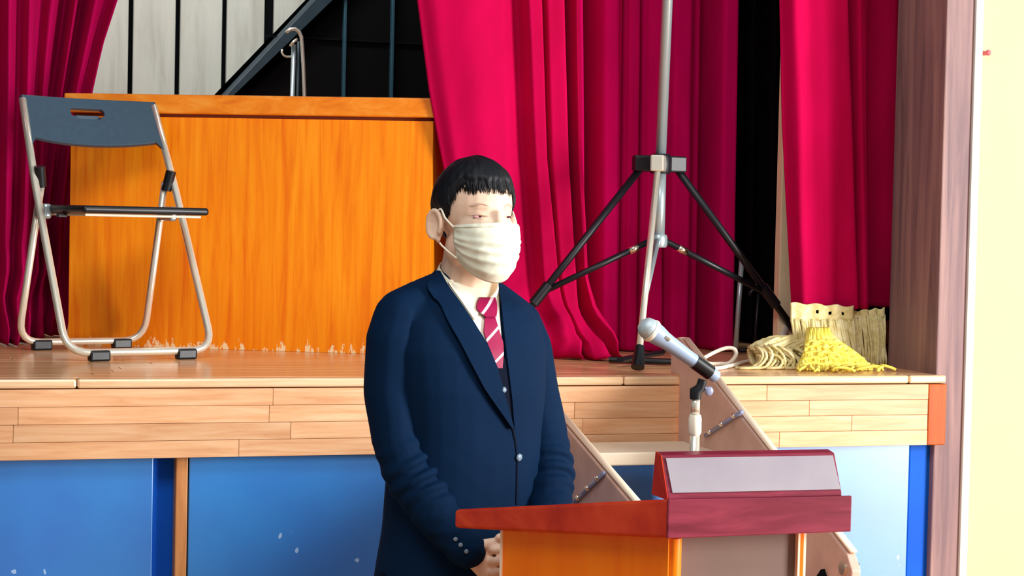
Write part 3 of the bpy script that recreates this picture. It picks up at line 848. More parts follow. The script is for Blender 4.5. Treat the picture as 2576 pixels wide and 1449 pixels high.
# small marks on the wall
p = at_y(2476, 134, 0.044)
root = empty('wall_hook', p); tag(root, 'tiny pink peg at the edge of the cream wall, high up', 'hook')
MB().tube([p, p+Vector((0, -0.02, 0))], 0.007, 10).build('peg', M['pink'], root, 40)
MB().ball(p+Vector((0, -0.022, 0)), 0.009, 10, 7).build('peg_head', M['pink'], root, 180)

# ================================================================ STAIRS AT THE STAGE FRONT
def stringer(x, low=False):
    """side plate in the plane x: sloping top, hooked over the stage edge"""
    if low:
        prof = [(0.012, 1.094), (1.03, 0.811), (1.055, 0.78), (1.05, 0.71), (0.66, 0.0), (0.20, 0.0), (0.012, 0.62)]
        return MB().prism([(x-0.012, -t, z) for t, z in prof], [(x+0.012, -t, z) for t, z in prof])
    # (out from the stage, height)
    prof = [(-0.055, STAGE+0.006), (-0.055, 1.25), (0.0, 1.262), (1.03, 0.822), (1.055, 0.79), (1.05, 0.72), (0.66, 0.0), (0.20, 0.0), (0.012, 0.62), (0.012, STAGE-0.0), (0.004, STAGE+0.006)]
    return MB().prism([(x-0.012, -t, z) for t, z in prof], [(x+0.012, -t, z) for t, z in prof])
xs_r = at_y(1716, 1040, -0.01).x
xs_l = 0.10
stairs = empty('stage_stairs', ((xs_l+xs_r)/2, -0.5, 0)); tag(stairs, 'portable steel stairs with brown grey side plates hooked on the stage front', 'stairs')
for x in (xs_l, xs_r):
    low = x == xs_l
    stringer(x, low).build('side_plate', M['stair'], stairs, bevel=0.003)
    e0, e1 = Vector((x+0.004, -0.02, (1.092 if low else 1.252)+0.006)), Vector((x+0.004, -1.03, (0.811 if low else 0.822)+0.008))
    MB().tube([e0, e1], 0.011, 8, flat=0.5).build('edge_strip', M['edge'], stairs, 180)
tz = [0.955, 0.72, 0.48, 0.24]; tt = [0.14, 0.36, 0.58, 0.80]
for z, t in zip(tz, tt):
    MB().box(((xs_l+xs_r)/2, -t-0.02, z), (xs_r-xs_l-0.02, 0.23, 0.035)).build('tread', M['tread'], stairs, bevel=0.004)
def bracket(x, a, b, n=3):
    d = ray(*a); pa_ = CAM+d*((x-0.016-CAM.x)/d.x); d = ray(*b); pb_ = CAM+d*((x-0.016-CAM.x)/d.x)
    MB().tube([pa_, pb_], 0.006, 8).build('bracket', M['bracket'], stairs, 180)
    for k in range(n):
        p = lerp(pa_, pb_, (k+0.5)/n)
        MB().ball(p+Vector((-0.006, 0, 0)), 0.0075, 10, 7).build('bolt', M['bolt'], stairs, 180)
bracket(xs_l, (1446, 1264), (1520, 1190)); bracket(xs_r, (1775, 1096), (1866, 1036))
e = Vector((xs_r, -1.02, 0.79))
MB().tube([e+Vector((-0.02, 0, 0)), e+Vector((0.02, 0, 0))], 0.016, 14).build('end_cap', M['bolt'], stairs, 40)
MB().tube([e+Vector((-0.016, 0.09, -0.03)), e+Vector((-0.016, 0.14, -0.075))], 0.014, 12).build('slot', M['gap'], stairs, 40)

# ================================================================ LECTERN
lA = Vector((0.2906, 3.47)); frontdir = Vector((0.951, 0.309)); leftdir = Vector((-0.766, 0.643))
lB = lA+leftdir*0.517; lD = lA+frontdir*0.3755
rdir = Vector((math.cos(math.radians(92)), math.sin(math.radians(92))))
lE = lD + rdir*0.40
def L3(p, z): return plan(p.x, p.y, z)
lec = empty('lectern', plan(0.36, 3.75, 0)); tag(lec, 'orange wooden lectern with a red lacquered sloping top, before the man', 'lectern')
topz = dict(A=1.078, B=1.000, D=1.076, E=0.998); botz = dict(A=1.006, B=0.962, D=1.008, E=0.962)
base = [L3(lA, botz['A']), L3(lD, botz['D']), L3(lE, botz['E']), L3(lB, botz['B'])]
tops = [L3(lA, topz['A']), L3(lD, topz['D']), L3(lE, topz['E']), L3(lB, topz['B'])]
MB().prism(base, tops).build('top', M['slab'], lec, bevel=0.006, seg=3)
# front edge plate; its different reflection is painted in as maroon
nv = Vector((-frontdir.y, frontdir.x))                       # away from the audience
def Q(s_, n_, z): return L3(lA+frontdir*s_+nv*n_, z)
MB().prism([Q(0.001, -0.006, 1.006), Q(0.3755, -0.006, 1.008), Q(0.3755, 0.0005, 1.008), Q(0.001, 0.0005, 1.006)],
           [Q(0.001, -0.006, 1.078), Q(0.3755, -0.006, 1.076), Q(0.3755, 0.0005, 1.076), Q(0.001, 0.0005, 1.078)]).build('front_edge', M['slabf'], lec, bevel=0.002)
# raised ridge with its sloping face's highlight put in as a pale plate
prof = [(0.0, 0.0), (0.0, 0.006), (0.034, 0.078), (0.06, 0.082), (0.075, 0.0)]
s0, s1 = 0.003, 0.357
MB().prism([Q(s0, n_, 1.076+z) for n_, z in prof], [Q(s1, n_, 1.075+z) for n_, z in prof]).build('ridge', M['slabf'], lec, bevel=0.002)
MB().prism([Q(s0-0.002, n_, 1.076+z) for n_, z in prof], [Q(s0, n_, 1.076+z) for n_, z in prof]).build('ridge_end', M['slab'], lec)
def slope(n0): return 0.006+(n0/0.034)*0.072
a0, a1 = 0.003, 0.0315
inl = [Q(s0+0.009, a0-0.0015, 1.076+slope(a0)), Q(s1-0.003, a0-0.0015, 1.075+slope(a0)), Q(s1-0.006, a1-0.0015, 1.075+slope(a1)), Q(s0+0.006, a1-0.0015, 1.076+slope(a1))]
off = (L3(nv, 0)-plan(0, 0, 0))*(-0.0012)+Vector((0, 0, 0.0008))
MB().prism(inl, [p+off for p in inl]).build('highlight', M['highlight'], lec)
# body
def on_line(px, p, d):
    k = (px-1288)/F_PX; s_ = (k*p.y-p.x)/(d.x-k*d.y); return p+d*s_
inn = Vector((0.03, 0.035))
bA = on_line(1712, lA+nv*0.035, frontdir); bB = on_line(1290, bA, leftdir); bD = on_line(2046, bA, frontdir); bE = bD+rdir*0.30
def slabp(a, b, th_, z0, z1, name, mat, bev=0.002):
    d = (b-a).normalized(); n_ = Vector((-d.y, d.x))*th_
    P = [a, b, b+n_, a+n_]
    return MB().prism([L3(p, z0) for p in P], [L3(p, z1) for p in P]).build(name, mat, lec, bevel=bev)
zt = 1.0
def sidep(a, b, th_, za, zb_, name, mat):
    d = (b-a).normalized(); n_ = Vector((-d.y, d.x))*th_
    P = [a, b, b+n_, a+n_]
    return MB().prism([L3(p, 0.02) for p in P], [L3(p, z) for p, z in zip(P, (za, zb_, zb_, za))]).build(name, mat, lec)
def zbot(p):                                                # underside of the top above a point of the body
    t = max(0, min(1, (p-lA).dot(nv)/((lB-lA).dot(nv)))); return lerp(1.006, 0.962, t)-0.001
sidep(bB+(bA-bB).normalized()*0.004, bA, -0.018, zbot(bB), zbot(bA), 'side_panel', M['lect'])
sidep(bB, bB+(bA-bB).normalized()*0.0045, -0.022, zbot(bB), zbot(bB), 'edge_strip', M['edge'])
MB().tube([L3(bA, 0.02), L3(bA, 1.0)], 0.014, 16).build('corner_post', M['lect'], lec, 60)
p1 = on_line(1722, bA, frontdir); p2 = on_line(1728, bA, frontdir); p3 = on_line(2026, bA, frontdir); p4 = on_line(2031, bA, frontdir); p5 = on_line(2040, bA, frontdir)
slabp(p1, p2, 0.03, 0.02, 1.004, 'edge_strip', M['edge'], 0)
slabp(p2+nv*0.012, p3+nv*0.012, 0.014, 0.02, 1.004, 'front_panel', M['lectf'], 0)
slabp(p3, p4, 0.03, 0.02, 1.004, 'edge_strip', M['edge'], 0)
slabp(p4, p5, 0.03, 0.02, 1.004, 'corner_strip', M['lect'], 0)
slabp(p5, bD, 0.03, 0.02, 1.004, 'edge_strip', M['edge'], 0)
sidep(bD, bE, 0.018, zbot(bD), zbot(bE), 'side_panel', M['lect'])
P = [bA+nv*0.02, bD+nv*0.02, bE, bB+Vector((0.03, 0.0))]
MB().prism([L3(p, 0.0) for p in P], [L3(p, 0.03) for p in P]).build('plinth', M['slab'], lec)

# ================================================================ MICROPHONE ON ITS STAND
dm = 3.60
def mp_(px, py, d=dm): return at_d(px, py, d)
mbse = plan((1757-1288)/F_PX*dm, dm, 0)
nA = (Vector(((1757-1288)/F_PX*dm, dm))-lA); depth_ = nA.dot(nv)
ztop_ = lerp(1.077, 1.0, min(1, max(0, depth_/0.34)))
st = empty('microphone_stand', Vector((mbse.x, mbse.y, ztop_))); tag(st, 'short bright chrome microphone stand rising behind the lectern ridge', 'microphone stand')
b_ = Vector((mbse.x, mbse.y, ztop_-0.001))
def up(z): return Vector((mbse.x, mbse.y, z))
z1_ = mp_(1757, 1088).z; z2_ = mp_(1757, 1042).z; z3_ = mp_(1757, 1000).z
MB().tube([b_, up(z1_)], 0.0095, 16).build('lower_tube', M['chrome'], st, 180)
MB().lathe([(0.0095, -0.006), (0.0125, 0.0), (0.0125, 0.026), (0.0105, 0.034)], 18, Matrix.Translation(up(z1_))).build('twist_grip', M['cable'], st, 50)
MB().tube([up(z2_), up(z3_)], 0.0085, 16).build('upper_tube', M['chrome'], st, 180)
MB().lathe([(0.022, 0), (0.022, 0.006), (0.012, 0.01)], 24, Matrix.Translation(up(ztop_+0.002))).build('base_flange', M['chrome2'], st, 50)
MB().tube([up(z3_-0.003), up(z3_+0.012), mp_(1762, 975), mp_(1768, 955)], [0.011, 0.0125, 0.010, 0.009], 14).build('clip_base', M['blackp'], st, 60)
MB().tube([mp_(1768, 972), mp_(1782, 983)], 0.004, 8).build('thumb_screw', M['bracket'], st, 60)
MB().ball(mp_(1784, 984), (0.009, 0.004, 0.009)).build('wing_nut', M['bracket'], st, 180)
h_, t_ = mp_(1622, 820, 3.57), mp_(1790, 940, 3.62)
axd = (t_-h_).normalized()
MB().tube([lerp(h_, t_, 0.74), lerp(h_, t_, 0.98)], [0.0145, 0.0148], 16).build('clip_cradle', M['blackp'], st, 50)
mic = empty('microphone', lerp(h_, t_, 0.5)); tag(mic, 'pale grey handheld microphone clipped on the stand above the lectern', 'microphone')
Rm = axd.to_track_quat('Z', 'Y').to_matrix().to_4x4(); Rm.translation = h_
Lm = (t_-h_).length
MB().lathe([(0.001, -0.010), (0.011, -0.008), (0.018, -0.001), (0.0205, 0.008), (0.0205, 0.014)], 24, Rm).build('grille', M['grille'], mic, 60)
MB().lathe([(0.0215, 0.013), (0.0225, 0.015), (0.0225, 0.019), (0.0215, 0.021)], 24, Rm).build('ring', M['cable'], mic, 60)
MB().lathe([(0.0205, 0.02), (0.0195, 0.032), (0.0165, 0.048), (0.0155, 0.06), (0.0135, 0.1), (0.0122, Lm-0.006), (0.0122, Lm+0.01), (0.010, Lm+0.014)], 24, Rm).build('body', M['mic'], mic, 60)
sw = lerp(h_, t_, 0.27)
upv = (_u - axd*_u.dot(axd)).normalized(); tov = ((CAM-sw).normalized()); tov = (tov-axd*tov.dot(axd)).normalized()
MB().box(sw+tov*0.0165+upv*0.006, (0.008, 0.006, 0.012), Rm.to_3x3()).build('switch', M['bolt'], mic, bevel=0.001)

# ================================================================ PERSON
TH = math.radians(32)
ploc = plan(-0.100, 4.10, 0)
PM = Matrix.Translation(ploc) @ Matrix.Rotation(TH-YAW, 4, 'Z')
PMI = PM.inverted()
H = Vector((0, -0.040, 1.587))                       # centre of the head at eye height; local: -y faces forward, +x is his left
def ringtube(mb, secs, seg=28, e=2.4):
    V = []
    for (z, a, b, yc) in secs:
        for k in range(seg):
            t = 2*PI*k/seg; c_, s_ = math.cos(t), math.sin(t)
            V.append(Vector((a*math.copysign(abs(c_)**(2/e), c_), yc+b*math.copysign(abs(s_)**(2/e), s_), z)))
    n = len(secs)
    Fs = [(i*seg+k, i*seg+(k+1) % seg, (i+1)*seg+(k+1) % seg, (i+1)*seg+k) for i in range(n-1) for k in range(seg)]
    Fs += [tuple(reversed(range(seg))), tuple(range((n-1)*seg, n*seg))]
    mb.add(V, Fs); return mb
SEC = [(0.70, .196, .140, 0), (0.80, .190, .136, 0), (0.92, .178, .128, -.005), (1.02, .170, .124, -.008), (1.12, .170, .125, -.010), (1.22, .178, .127, -.012),
       (1.30, .184, .121, -.008), (1.36, .172, .106, 0), (1.395, .145, .090, .006), (1.425, .098, .070, .020), (1.45, .072, .050, .030)]
ARM_R = [(-.152, .010, 1.368), (-.168, .004, 1.322), (-.177, .000, 1.22), (-.174, -.022, 1.12), (-.160, -.060, 1.04), (-.128, -.122, .965), (-.082, -.166, .900)]
ARM_L = [(.138, .010, 1.342), (.154, .002, 1.298), (.172, -.008, 1.20), (.188, -.030, 1.11), (.186, -.066, 1.035), (.150, -.122, .960), (.098, -.156, .905)]
RAD = [.060, .063, .059, .055, .054, .049, .041]
# ---- body: one continuous skin from head to feet, hands included
b = MB()
ringtube(b, [(z, a*.86, bb*.84, yc) for z, a, bb, yc in SEC if z < 1.42], 20)
b.chain([(0, .012, 1.36), (0, .004, 1.44), (0, -.022, 1.53)], [.060, .057, .056])
b.ball(H+Vector((0, .012, .026)), (.078, .094, .092), 24, 16)             # cranium
b.ball(H+Vector((0, -.030, -.040)), (.064, .068, .078), 20, 14)            # face
b.ball(H+Vector((0, -.058, -.098)), (.030, .028, .024), 14, 10)            # chin
for s in (-1, 1):
    b.ball(H+Vector((s*.046, .000, -.068)), (.024, .036, .034), 12, 9)      # jaw
    # ear: rim, bowl, lobe
    ec = H+Vector((s*.086, .014, -.020))
    rim = []
    for k in range(12):
        a = math.radians(lerp(215, -80, k/11))
        rim.append(ec+Vector((s*(.004+.006*(1+math.cos(a))), .018*math.cos(a), .030*math.sin(a)+.002)))
    b.chain(rim, [.0050]*12)
    for q_ in rim: b.cap(q_, ec+Vector((-s*.004, -.008, 0)), .0030, .0046)
    b.ball(ec+Vector((-s*.004, .001, 0)), (.0065, .018, .029), 10, 8)
    b.ball(ec+Vector((s*.002, -.006, -.030)), (.005, .008, .009), 10, 7)
    b.ball(ec+Vector((s*.001, -.015, -.004)), (.005, .004, .007), 8, 6)
b.cap(H+Vector((0, -.088, .006)), H+Vector((0, -.098, -.030)), .0085, .0125)  # nose
for s in (-1, 1): b.ball(H+Vector((s*.011, -.092, -.034)), .009, 10, 7)
b.ball(H+Vector((0, -.088, -.066)), (.024, .012, .006), 10, 7); b.ball(H+Vector((0, -.087, -.077)), (.020, .012, .006), 10, 7)
for A_ in (ARM_R, ARM_L): b.chain(A_, [r*.72 for r in RAD[:-1]]+[.029])
# the left hand closes over the right one
def hand(wr, kn, fingers, thumb):
    for k_ in kn: b.cap(wr, k_, .016, .0105)
    for f_, r_ in fingers: b.chain(f_, [r_, r_*.97, r_*.92, r_*.82])
    b.chain(thumb, [.014, .0115, .0100, .0085])
Lf = [.036, .040, .036, .028]; Rf = (.0092, .0094, .0090, .0080)
K = [Vector((-.034, -.180, .892)), Vector((-.030, -.184, .872)), Vector((-.032, -.182, .853)), Vector((-.038, -.178, .836))]
fing = [([k_, k_+Vector((l_*.7, .004, -.004)), k_+Vector((l_*.7+.006, .020, -.010)), k_+Vector((l_*.5, .032, -.014))], r_) for k_, l_, r_ in zip(K, Lf, Rf)]
hand(Vector((-.085, -.170, .893)), K, fing, [Vector((-.07, -.178, .905)), Vector((-.050, -.186, .912)), Vector((-.026, -.190, .915)), Vector((-.008, -.186, .912))])
K2 = [Vector((.022, -.206, .904)), Vector((.026, -.211, .881)), Vector((.024, -.210, .858)), Vector((.018, -.205, .836))]
fing = [([k_, k_+Vector((-l_, -.004, -.001)), k_+Vector((-l_-.022, .008, -.003)), k_+Vector((-l_-.027, .026, -.005))], r_*1.04) for k_, l_, r_ in zip(K2, Lf, Rf)]
hand(Vector((.088, -.166, .900)), K2, fing, [Vector((.060, -.178, .912)), Vector((.030, -.194, .926)), Vector((-.004, -.203, .930)), Vector((-.026, -.201, .927))])
for s in (-1, 1):                                                         # legs and feet
    b.chain([(s*.095, .0, .80), (s*.10, -.005, .48), (s*.105, .015, .09)], [.075, .052, .038])
    b.chain([(s*.105, .02, .06), (s*.115, -.10, .045)], [.036, .030])
body = solid(b, 0.0036, 5)
BUMPS = [(.034, .002, -.0045, .017, .011), (.029, .021, .0030, .020, .008), (.034, .0062, .0042, .0125, .0036), (.034, -.0068, .0026, .012, .0034),
         (.034, -.0002, -.0022, .012, .0024), (.046, -.030, .0030, .018, .015), (.012, .004, -.0012, .006, .008)]
for v in body.vertices:
    q_ = v.co-H
    if q_.y < -.035 and -.07 < q_.z < .06:
        d = 0
        for (bx, bz_, am, sx, sz) in BUMPS:
            d += am*math.exp(-((abs(q_.x)-bx)/sx)**2-((q_.z-bz_)/sz)**2)
        v.co.y -= d
body.update()
person = from_mesh('person', body, M['skin'])
person.matrix_world = PM
tag(person, 'man in a navy suit and pale face mask standing with clasped hands behind the lectern', 'person')
def pb(mb, name, mat, **kw): return mb.build(name, mat, person, origin='local', **kw)
bvh_body = BVHTree.FromPolygons([v.co.copy() for v in body.vertices], [tuple(p.vertices) for p in body.polygons])

# ---- jacket
j = MB(); ringtube(j, SEC)
j.cap((-.05, .012, 1.425), (-.150, .010, 1.375), .045, .055); j.cap((.05, .012, 1.42), (.145, .010, 1.352), .045, .052)
jm = solid(j, 0.007, 5)
for v in jm.vertices:
    p = v.co; n = v.normal
    d = 0.004*noise.noise((p.x*5, p.y*5, p.z*7))
    w_ = max(0, 1-abs(p.z-1.06)/.14)*max(0, 1-abs(abs(p.x)-.06)/.12)
    d += w_*.004*noise.noise((p.x*7+p.z*9, p.y*6, p.z*16-abs(p.x)*12))
    v.co = p+n*d
jm.update()
jacket = from_mesh('suit_jacket', jm, M['suit'], person); jacket['label'] = 'navy suit jacket'
VV = [v.co.copy() for v in jm.vertices]; FF = [tuple(p.vertices) for p in jm.polygons]
for A_, sd_ in ((ARM_R, -1), (ARM_L, 1)):
    q_ = MB(); q_.chain(A_, RAD); sm_ = solid(q_, .006, 6)
    E_ = Vector(A_[4]); fa = (Vector(A_[6])-E_).normalized(); ua = (Vector(A_[2])-E_).normalized()
    for v in sm_.vertices:
        p = v.co; n = v.normal; d = .003*noise.noise((p.x*7, p.y*7, p.z*6))
        r_ = (p-E_); al = r_.dot(fa)-r_.dot(ua)              # runs along the arm, 0 at the elbow
        inner = .5+.5*max(-1, min(1, n.dot((fa+ua).normalized())))
        w_ = math.exp(-(al/.13)**2)*(.35+.9*inner)
        d += w_*.0085*math.sin(al*88+3*noise.noise((p.x*9, p.y*9, p.z*9)))*(.6+.6*noise.noise((p.x*12, p.y*12, p.z*5)))
        w2 = math.exp(-((al+.24)/.10)**2)
        d += w2*.004*noise.noise((p.x*14+p.z*6, p.y*14, p.z*5))
        w3 = max(0, min(1, (al-.10)/.06))
        d += w3*.003*noise.noise((al*30, n.x*2, n.z*2))
        v.co = p+n*d
    sm_.update()
    o = from_mesh('sleeve', sm_, M['suit'], jacket)
    b0 = len(VV); VV += [v.co.copy() for v in sm_.vertices]; FF += [tuple(i+b0 for i in p.vertices) for p in sm_.polygons]
bvh = BVHTree.FromPolygons(VV, FF)
camL = PMI @ CAM
def hit(px, py):
    d = (PMI.to_3x3() @ ray(px, py)).normalized()
    loc, nor, idx, dist = bvh.ray_cast(camL, d)
    return loc, nor, d
def patch(rows, nc, nr, off, thick):
    """a cloth piece lying on the jacket; rows = (y, left, right) measured in the photograph"""
    P = []; y0, y1 = rows[0][0], rows[-1][0]
    last = None
    for i in range(nr+1):
        y = lerp(y0, y1, i/nr)
        a = interp(y, [(r[0], r[1]) for r in rows]); c = interp(y, [(r[0], r[2]) for r in rows])
        row = []
        for k in range(nc+1):
            loc, nor, d = hit(lerp(a, c, k/nc), y)
            if loc is None:
                q_ = camL+d*((Vector((0, 0, 1.4))-camL).length)
                loc, nor, i_, d_ = bvh.find_nearest(q_)
            last = (loc, nor)
            out = (nor*0.5 + Vector((0, -1, 0))*0.5).normalized()
            row.append(loc+out*off)
        P.append(row)
    for it in range(2):                                   # relax
        Q_ = [[p.copy() for p in r] for r in P]
        for i in range(1, nr):
            for k in range(1, nc):
                P[i][k] = (Q_[i][k]*2+Q_[i-1][k]+Q_[i+1][k]+Q_[i][k-1]+Q_[i][k+1])/6
    return MB().grid(P, Vector((0, -thick, 0)))
pb(patch([(704, 1122, 1244), (720, 1128, 1248), (740, 1138, 1252), (790, 1162, 1254), (840, 1192, 1258), (880, 1216, 1261), (928, 1238, 1262)], 14, 26, .002, .003), 'shirt_front', M['shirt'], smooth=50)
pb(patch([(712, 1122, 1160), (730, 1134, 1194), (752, 1150, 1222), (772, 1164, 1202), (806, 1188, 1192)], 8, 14, .007, .004), 'shirt_collar', M['shirt'], smooth=50)
pb(patch([(900, 1224, 1272), (930, 1236, 1278), (975, 1250, 1286), (1020, 1266, 1290), (1078, 1280, 1292)], 8, 14, .005, .003), 'waistcoat', M['vest'], smooth=50)
pb(patch([(796, 1215, 1238), (835, 1211, 1250), (863, 1219, 1259), (891, 1231, 1260), (926, 1246, 1257)], 8, 16, .0075, .004), 'tie', M['tie'], smooth=50)
pb(patch([(752, 1200, 1236), (764, 1193, 1240), (780, 1190, 1241), (790, 1202, 1240), (799, 1213, 1238)], 8, 8, .010, .007), 'tie_knot', M['tie'], smooth=50)
lap = [(686, 1088, 1103), (724, 1068, 1124), (758, 1090, 1149), (764, 1102, 1153), (802, 1118, 1180), (858, 1150, 1215), (919, 1182, 1243), (975, 1211, 1258), (1031, 1250, 1274), (1076, 1281, 1286)]
pb(patch(lap, 8, 36, .008, .004), 'lapel', M['suit'], smooth=40)
lap2 = [(724, 1248, 1262), (770, 1255, 1288), (778, 1256, 1280), (850, 1263, 1302), (920, 1271, 1312), (1000, 1281, 1308), (1076, 1287, 1292)]
pb(patch(lap2, 7, 30, .008, .004), 'lapel', M['suit'], smooth=40)
pb(patch([(1070, 1285, 1289), (1110, 1294, 1298), (1150, 1299, 1302), (1270, 1297, 1300)], 2, 16, .001, .001), 'front_seam', M['vest'], smooth=50)
def btn(px, py, off, r, name='button'):
    loc, nor, d = hit(px, py)
    if loc is None: loc, nor, i_, d_ = bvh.find_nearest(camL+d*((Vector((0, 0, 1.2))-camL).length))
    R_ = nor.to_track_quat('Z', 'Y').to_matrix()
    pb(MB().ball(loc+nor*off, (r, r, r*.45), 12, 7, R_), name, M['button'], smooth=180)
btn(1261, 981, .010, .0065); btn(1303, 1150, .004, .0085)
for p_ in ((1146, 1356), (1159, 1371), (1173, 1387)): btn(*p_, .002, .0048, 'cuff_button')
# shirt collar band round the neck
def collar():
    P = []
    zt_ = lambda a: lerp(1.408, 1.492, ((1-math.cos(a))/2)**.6)
    for t in range(4):
        row = []
        for k in range(41):
            a = math.radians(lerp(-176, 176, k/40)) + PI           # opens at the front
            f = (1-math.cos(a))/2                                    # 0 front .. 1 back
            z = zt_(a) - 0.058*t/3
            r = lerp(.0625, .078, t/3)
            row.append(Vector((math.sin(a)*r, lerp(-.012, .006, t/3)-math.cos(a)*r*1.02, z)))
        P.append(row)
    mb = MB().grid(P); return mb
o = pb(collar(), 'collar_band', M['shirt'], smooth=180); s_ = o.modifiers.new('t', 'SOLIDIFY'); s_.thickness = .003; s_.offset = 0
# trousers and shoes
t_ = MB(); ringtube(t_, [(.74, .172, .122, 0), (.86, .168, .118, 0), (.98, .155, .108, 0)], 24)
for s in (-1, 1): t_.chain([(s*.098, 0, .80), (s*.102, -.004, .48), (s*.106, .015, .10)], [.098, .078, .064])
tm_ = solid(t_, .010, 6); from_mesh('trousers', tm_, M['vest'], person)
for s in (-1, 1):
    sh = MB(); sh.chain([(s*.106, .045, .048), (s*.112, -.04, .046), (s*.118, -.135, .036)], [.046, .046, .036]); sh.box((s*.112, -.045, .012), (.085, .24, .024))
    from_mesh('shoe', solid(sh, .006, 3), M['shoe'], person)

# ---- eyes
for s in (-1, 1):
    loc, nor, i_, d_ = bvh_body.ray_cast(H+Vector((s*.034, -.3, -.0005)), Vector((0, 1, 0)))
    c = loc+Vector((0, .0035, 0))
    e_ = pb(MB().ball(c, (.0145, .0058, .0034), 16, 10), 'eye', M['eye'], smooth=180)
    MB().ball(c+Vector((.002, -.0025, 0)), (.0078, .0046, .0035), 14, 9).build('iris', M['iris'], e_, origin='local', smooth=180)
    for nm, dz, rr_, am in (('upper_eyelid', .0008, .0027, .0036), ('lower_eyelid', -.0014, .0019, -.0026)):
        P = []
        for k in range(11):
            u_ = k/10; x_ = s*(.034+lerp(-.0165, .0175, u_)); z_ = dz+am*math.sin(PI*u_)**.7
            l2, n2, i2, d2 = bvh_body.ray_cast(H+Vector((x_, -.3, z_)), Vector((0, 1, 0)))
            P.append(l2+Vector((0, lerp(.0008, -.0015, math.sin(PI*u_)), 0)))
        pb(MB().tube(P, [rr_*lerp(.35, 1, math.sin(PI*k/10)) for k in range(11)], 8), nm, M['skin'], smooth=180)
    P = []
    for k in range(9):
        u_ = k/8; x_ = s*lerp(.018, .052, u_); z_ = .0215+.005*math.sin(PI*min(1, u_*1.15))
        loc, nor, i_, d_ = bvh_body.ray_cast(H+Vector((x_, -.3, z_)), Vector((0, 1, 0)))
        P.append(loc+Vector((0, .0006, 0)))
    pb(MB().tube(P, [.001, .0018, .0026, .003, .003, .003, .0026, .002, .001], 8, flat=.8), 'eyebrow', M['brow'], smooth=180)

# ---- hair: one cap with a ragged fringe and locks
HC = H+Vector((0, .012, .022))
def hair_edge(az):
    a = abs(math.degrees(az))
    z = interp(a, [(0, .064), (35, .062), (52, .066), (60, .058), (70, .030), (75, .004), (84, -.010), (88, .006), (112, .010), (122, -.030), (140, -.066), (180, -.080)])
    if a < 60:
        z += .004*math.sin(az*23+1)*math.sin(az*9+.4) + .004*noise.noise((az*16, 0.3, 0))
    return z
nA_, nT = 120, 26; P = []; P2 = []
for i in range(nT+1):
    t = i/nT; row = []; row2 = []
    for k in range(nA_+1):
        az = -PI+2*PI*k/nA_
        ze = hair_edge(az)-HC.z+H.z
        el1 = math.asin(max(-.98, min(.98, ze/.094)))
        el = lerp(PI/2, el1, t)
        fr = max(0, math.cos(az))
        edge = sm((1-t)/.16)
        thick = lerp(.004, .0105+.003*max(0, math.sin(el))+.003*fr, edge)
        thick += .0022*noise.noise((az*13, el*3, 2.0))+.0012*noise.noise((az*31, el*5, 4.0))
        d = Vector((math.sin(az)*math.cos(el)*.078, -math.cos(az)*math.cos(el)*.094, math.sin(el)*.092))
        n_ = d.normalized()
        nar = 1.0
        if el < 0: nar = 1-.10*min(1, -el/0.9)
        d2 = Vector((d.x*nar, d.y*nar, d.z))
        row.append(HC+d2+n_*thick); row2.append(HC+d2*.97)
    P.append(row); P2.append(row2)
mb = MB(); nc = nA_+1
mb.add([p for r in P for p in r]+[p for r in P2 for p in r], [])
N = (nT+1)*nc; fs = []
for i in range(nT):
    for k in range(nA_):
        a, c, e_, g_ = i*nc+k, i*nc+k+1, (i+1)*nc+k+1, (i+1)*nc+k
        fs.append((a, c, e_, g_)); fs.append((N+g_, N+e_, N+c, N+a))
for k in range(nA_): a = nT*nc+k; fs.append((a, a+1, N+a+1, N+a))
mb.f += fs
rh = random.Random(5)
for k in range(170):                                      # locks over the forehead and temples
    az = math.radians(rh.uniform(-74, 74)); ze = hair_edge(az)
    ln = rh.uniform(.004, .013) if abs(az) < 1.0 else rh.uniform(.002, .006)
    pts = []
    for q_ in range(6):
        t = q_/5; z = ze+.048-(.048+ln)*t; el = math.asin(max(-.95, min(.95, (z-.026)/.094)))
        az2 = az+.06*t*rh.uniform(-1, 1)
        d = Vector((math.sin(az2)*math.cos(el)*.078, -math.cos(az2)*math.cos(el)*.094, math.sin(el)*.092))
        pts.append(HC+d*(1+.0)+d.normalized()*lerp(.0120, .0022, t**1.6))
    w_ = rh.uniform(.0016, .0034); mb.tube(pts, [w_*.5, w_, w_*1.1, w_, w_*.6, .0005], 6, flat=.6)
hr = pb(mb, 'hair', M['hair'], smooth=180)

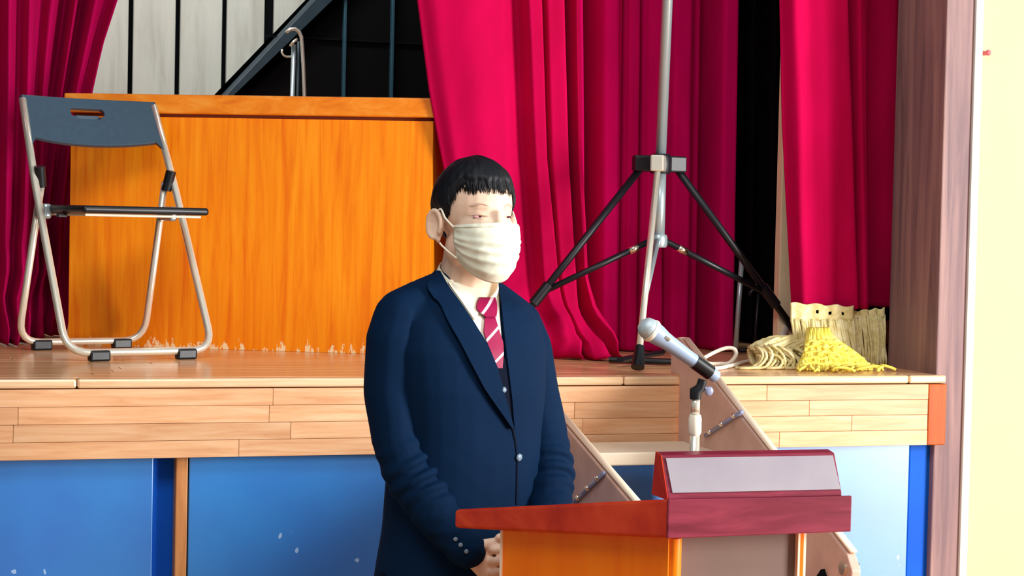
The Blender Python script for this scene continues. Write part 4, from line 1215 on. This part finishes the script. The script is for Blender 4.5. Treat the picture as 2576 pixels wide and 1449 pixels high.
# ---- face mask
def mask_r(az, t):
    rf = interp(t, [(0, .1035), (.14, .112), (.35, .116), (.6, .113), (.85, .104), (1, .086)])
    rs = interp(t, [(0, .083), (.5, .078), (1, .068)])
    w_ = math.cos(min(PI/2, abs(az)*1.22))**1.5
    return rs+(rf-rs)*w_
def mask_pt(az, t, off=0.0):
    k = abs(az)/math.radians(66)
    zt_ = -.011-.009*k**1.2
    zb_ = -.139+.050*k**1.8
    z = lerp(zt_, zb_, t)
    r = mask_r(az, t)+off
    fold = 0
    for (t0, am) in ((.30, .0030), (.46, .0034), (.62, .0030)):
        x_ = (t-t0+.03*k*math.sin(az*3+t0*9))/.05
        fold += am*(sm(x_+.5)-sm((x_-.6)/1.6))*(1-.35*k)
    r += fold+.0022*noise.noise((az*3.2, t*6, 8.8))+.0016*noise.noise((az*7, t*11+az*4, 1.1))
    return H+Vector((math.sin(az)*r, -math.cos(az)*r, z))
P = [[mask_pt(math.radians(lerp(-66, 66, k/44)), i/36) for k in range(45)] for i in range(37)]
mk = pb(MB().grid(P), 'face_mask', M['mask'], smooth=180); s_ = mk.modifiers.new('t', 'SOLIDIFY'); s_.thickness = .0025; s_.offset = -1
mk['label'] = 'pale pleated face mask'
P = [[mask_pt(math.radians(lerp(-66, 66, k/44)), i/3*.07, .0012) for k in range(45)] for i in range(4)]
q_ = MB().grid(P).build('top_hem', M['mask'], mk, origin='local', smooth=180); s_ = q_.modifiers.new('t', 'SOLIDIFY'); s_.thickness = .002
for s in (-1, 1):
    a_ = math.radians(64)*s
    p0_, p1_ = mask_pt(a_, .06, .001), mask_pt(a_, .96, .001)
    ear_t, ear_m, ear_b = H+Vector((s*.0875, .004, .014)), H+Vector((s*.088, .034, -.016)), H+Vector((s*.086, .012, -.052))
    path = smooth_line([p0_, lerp(p0_, ear_t, .5)+Vector((s*.004, 0, 0)), ear_t, ear_m, ear_b, lerp(p1_, ear_b, .5)+Vector((s*.004, 0, 0)), p1_], 6)
    MB().tube(path, .0022, 8).build('ear_loop', M['loop'], mk, origin='local', smooth=180)
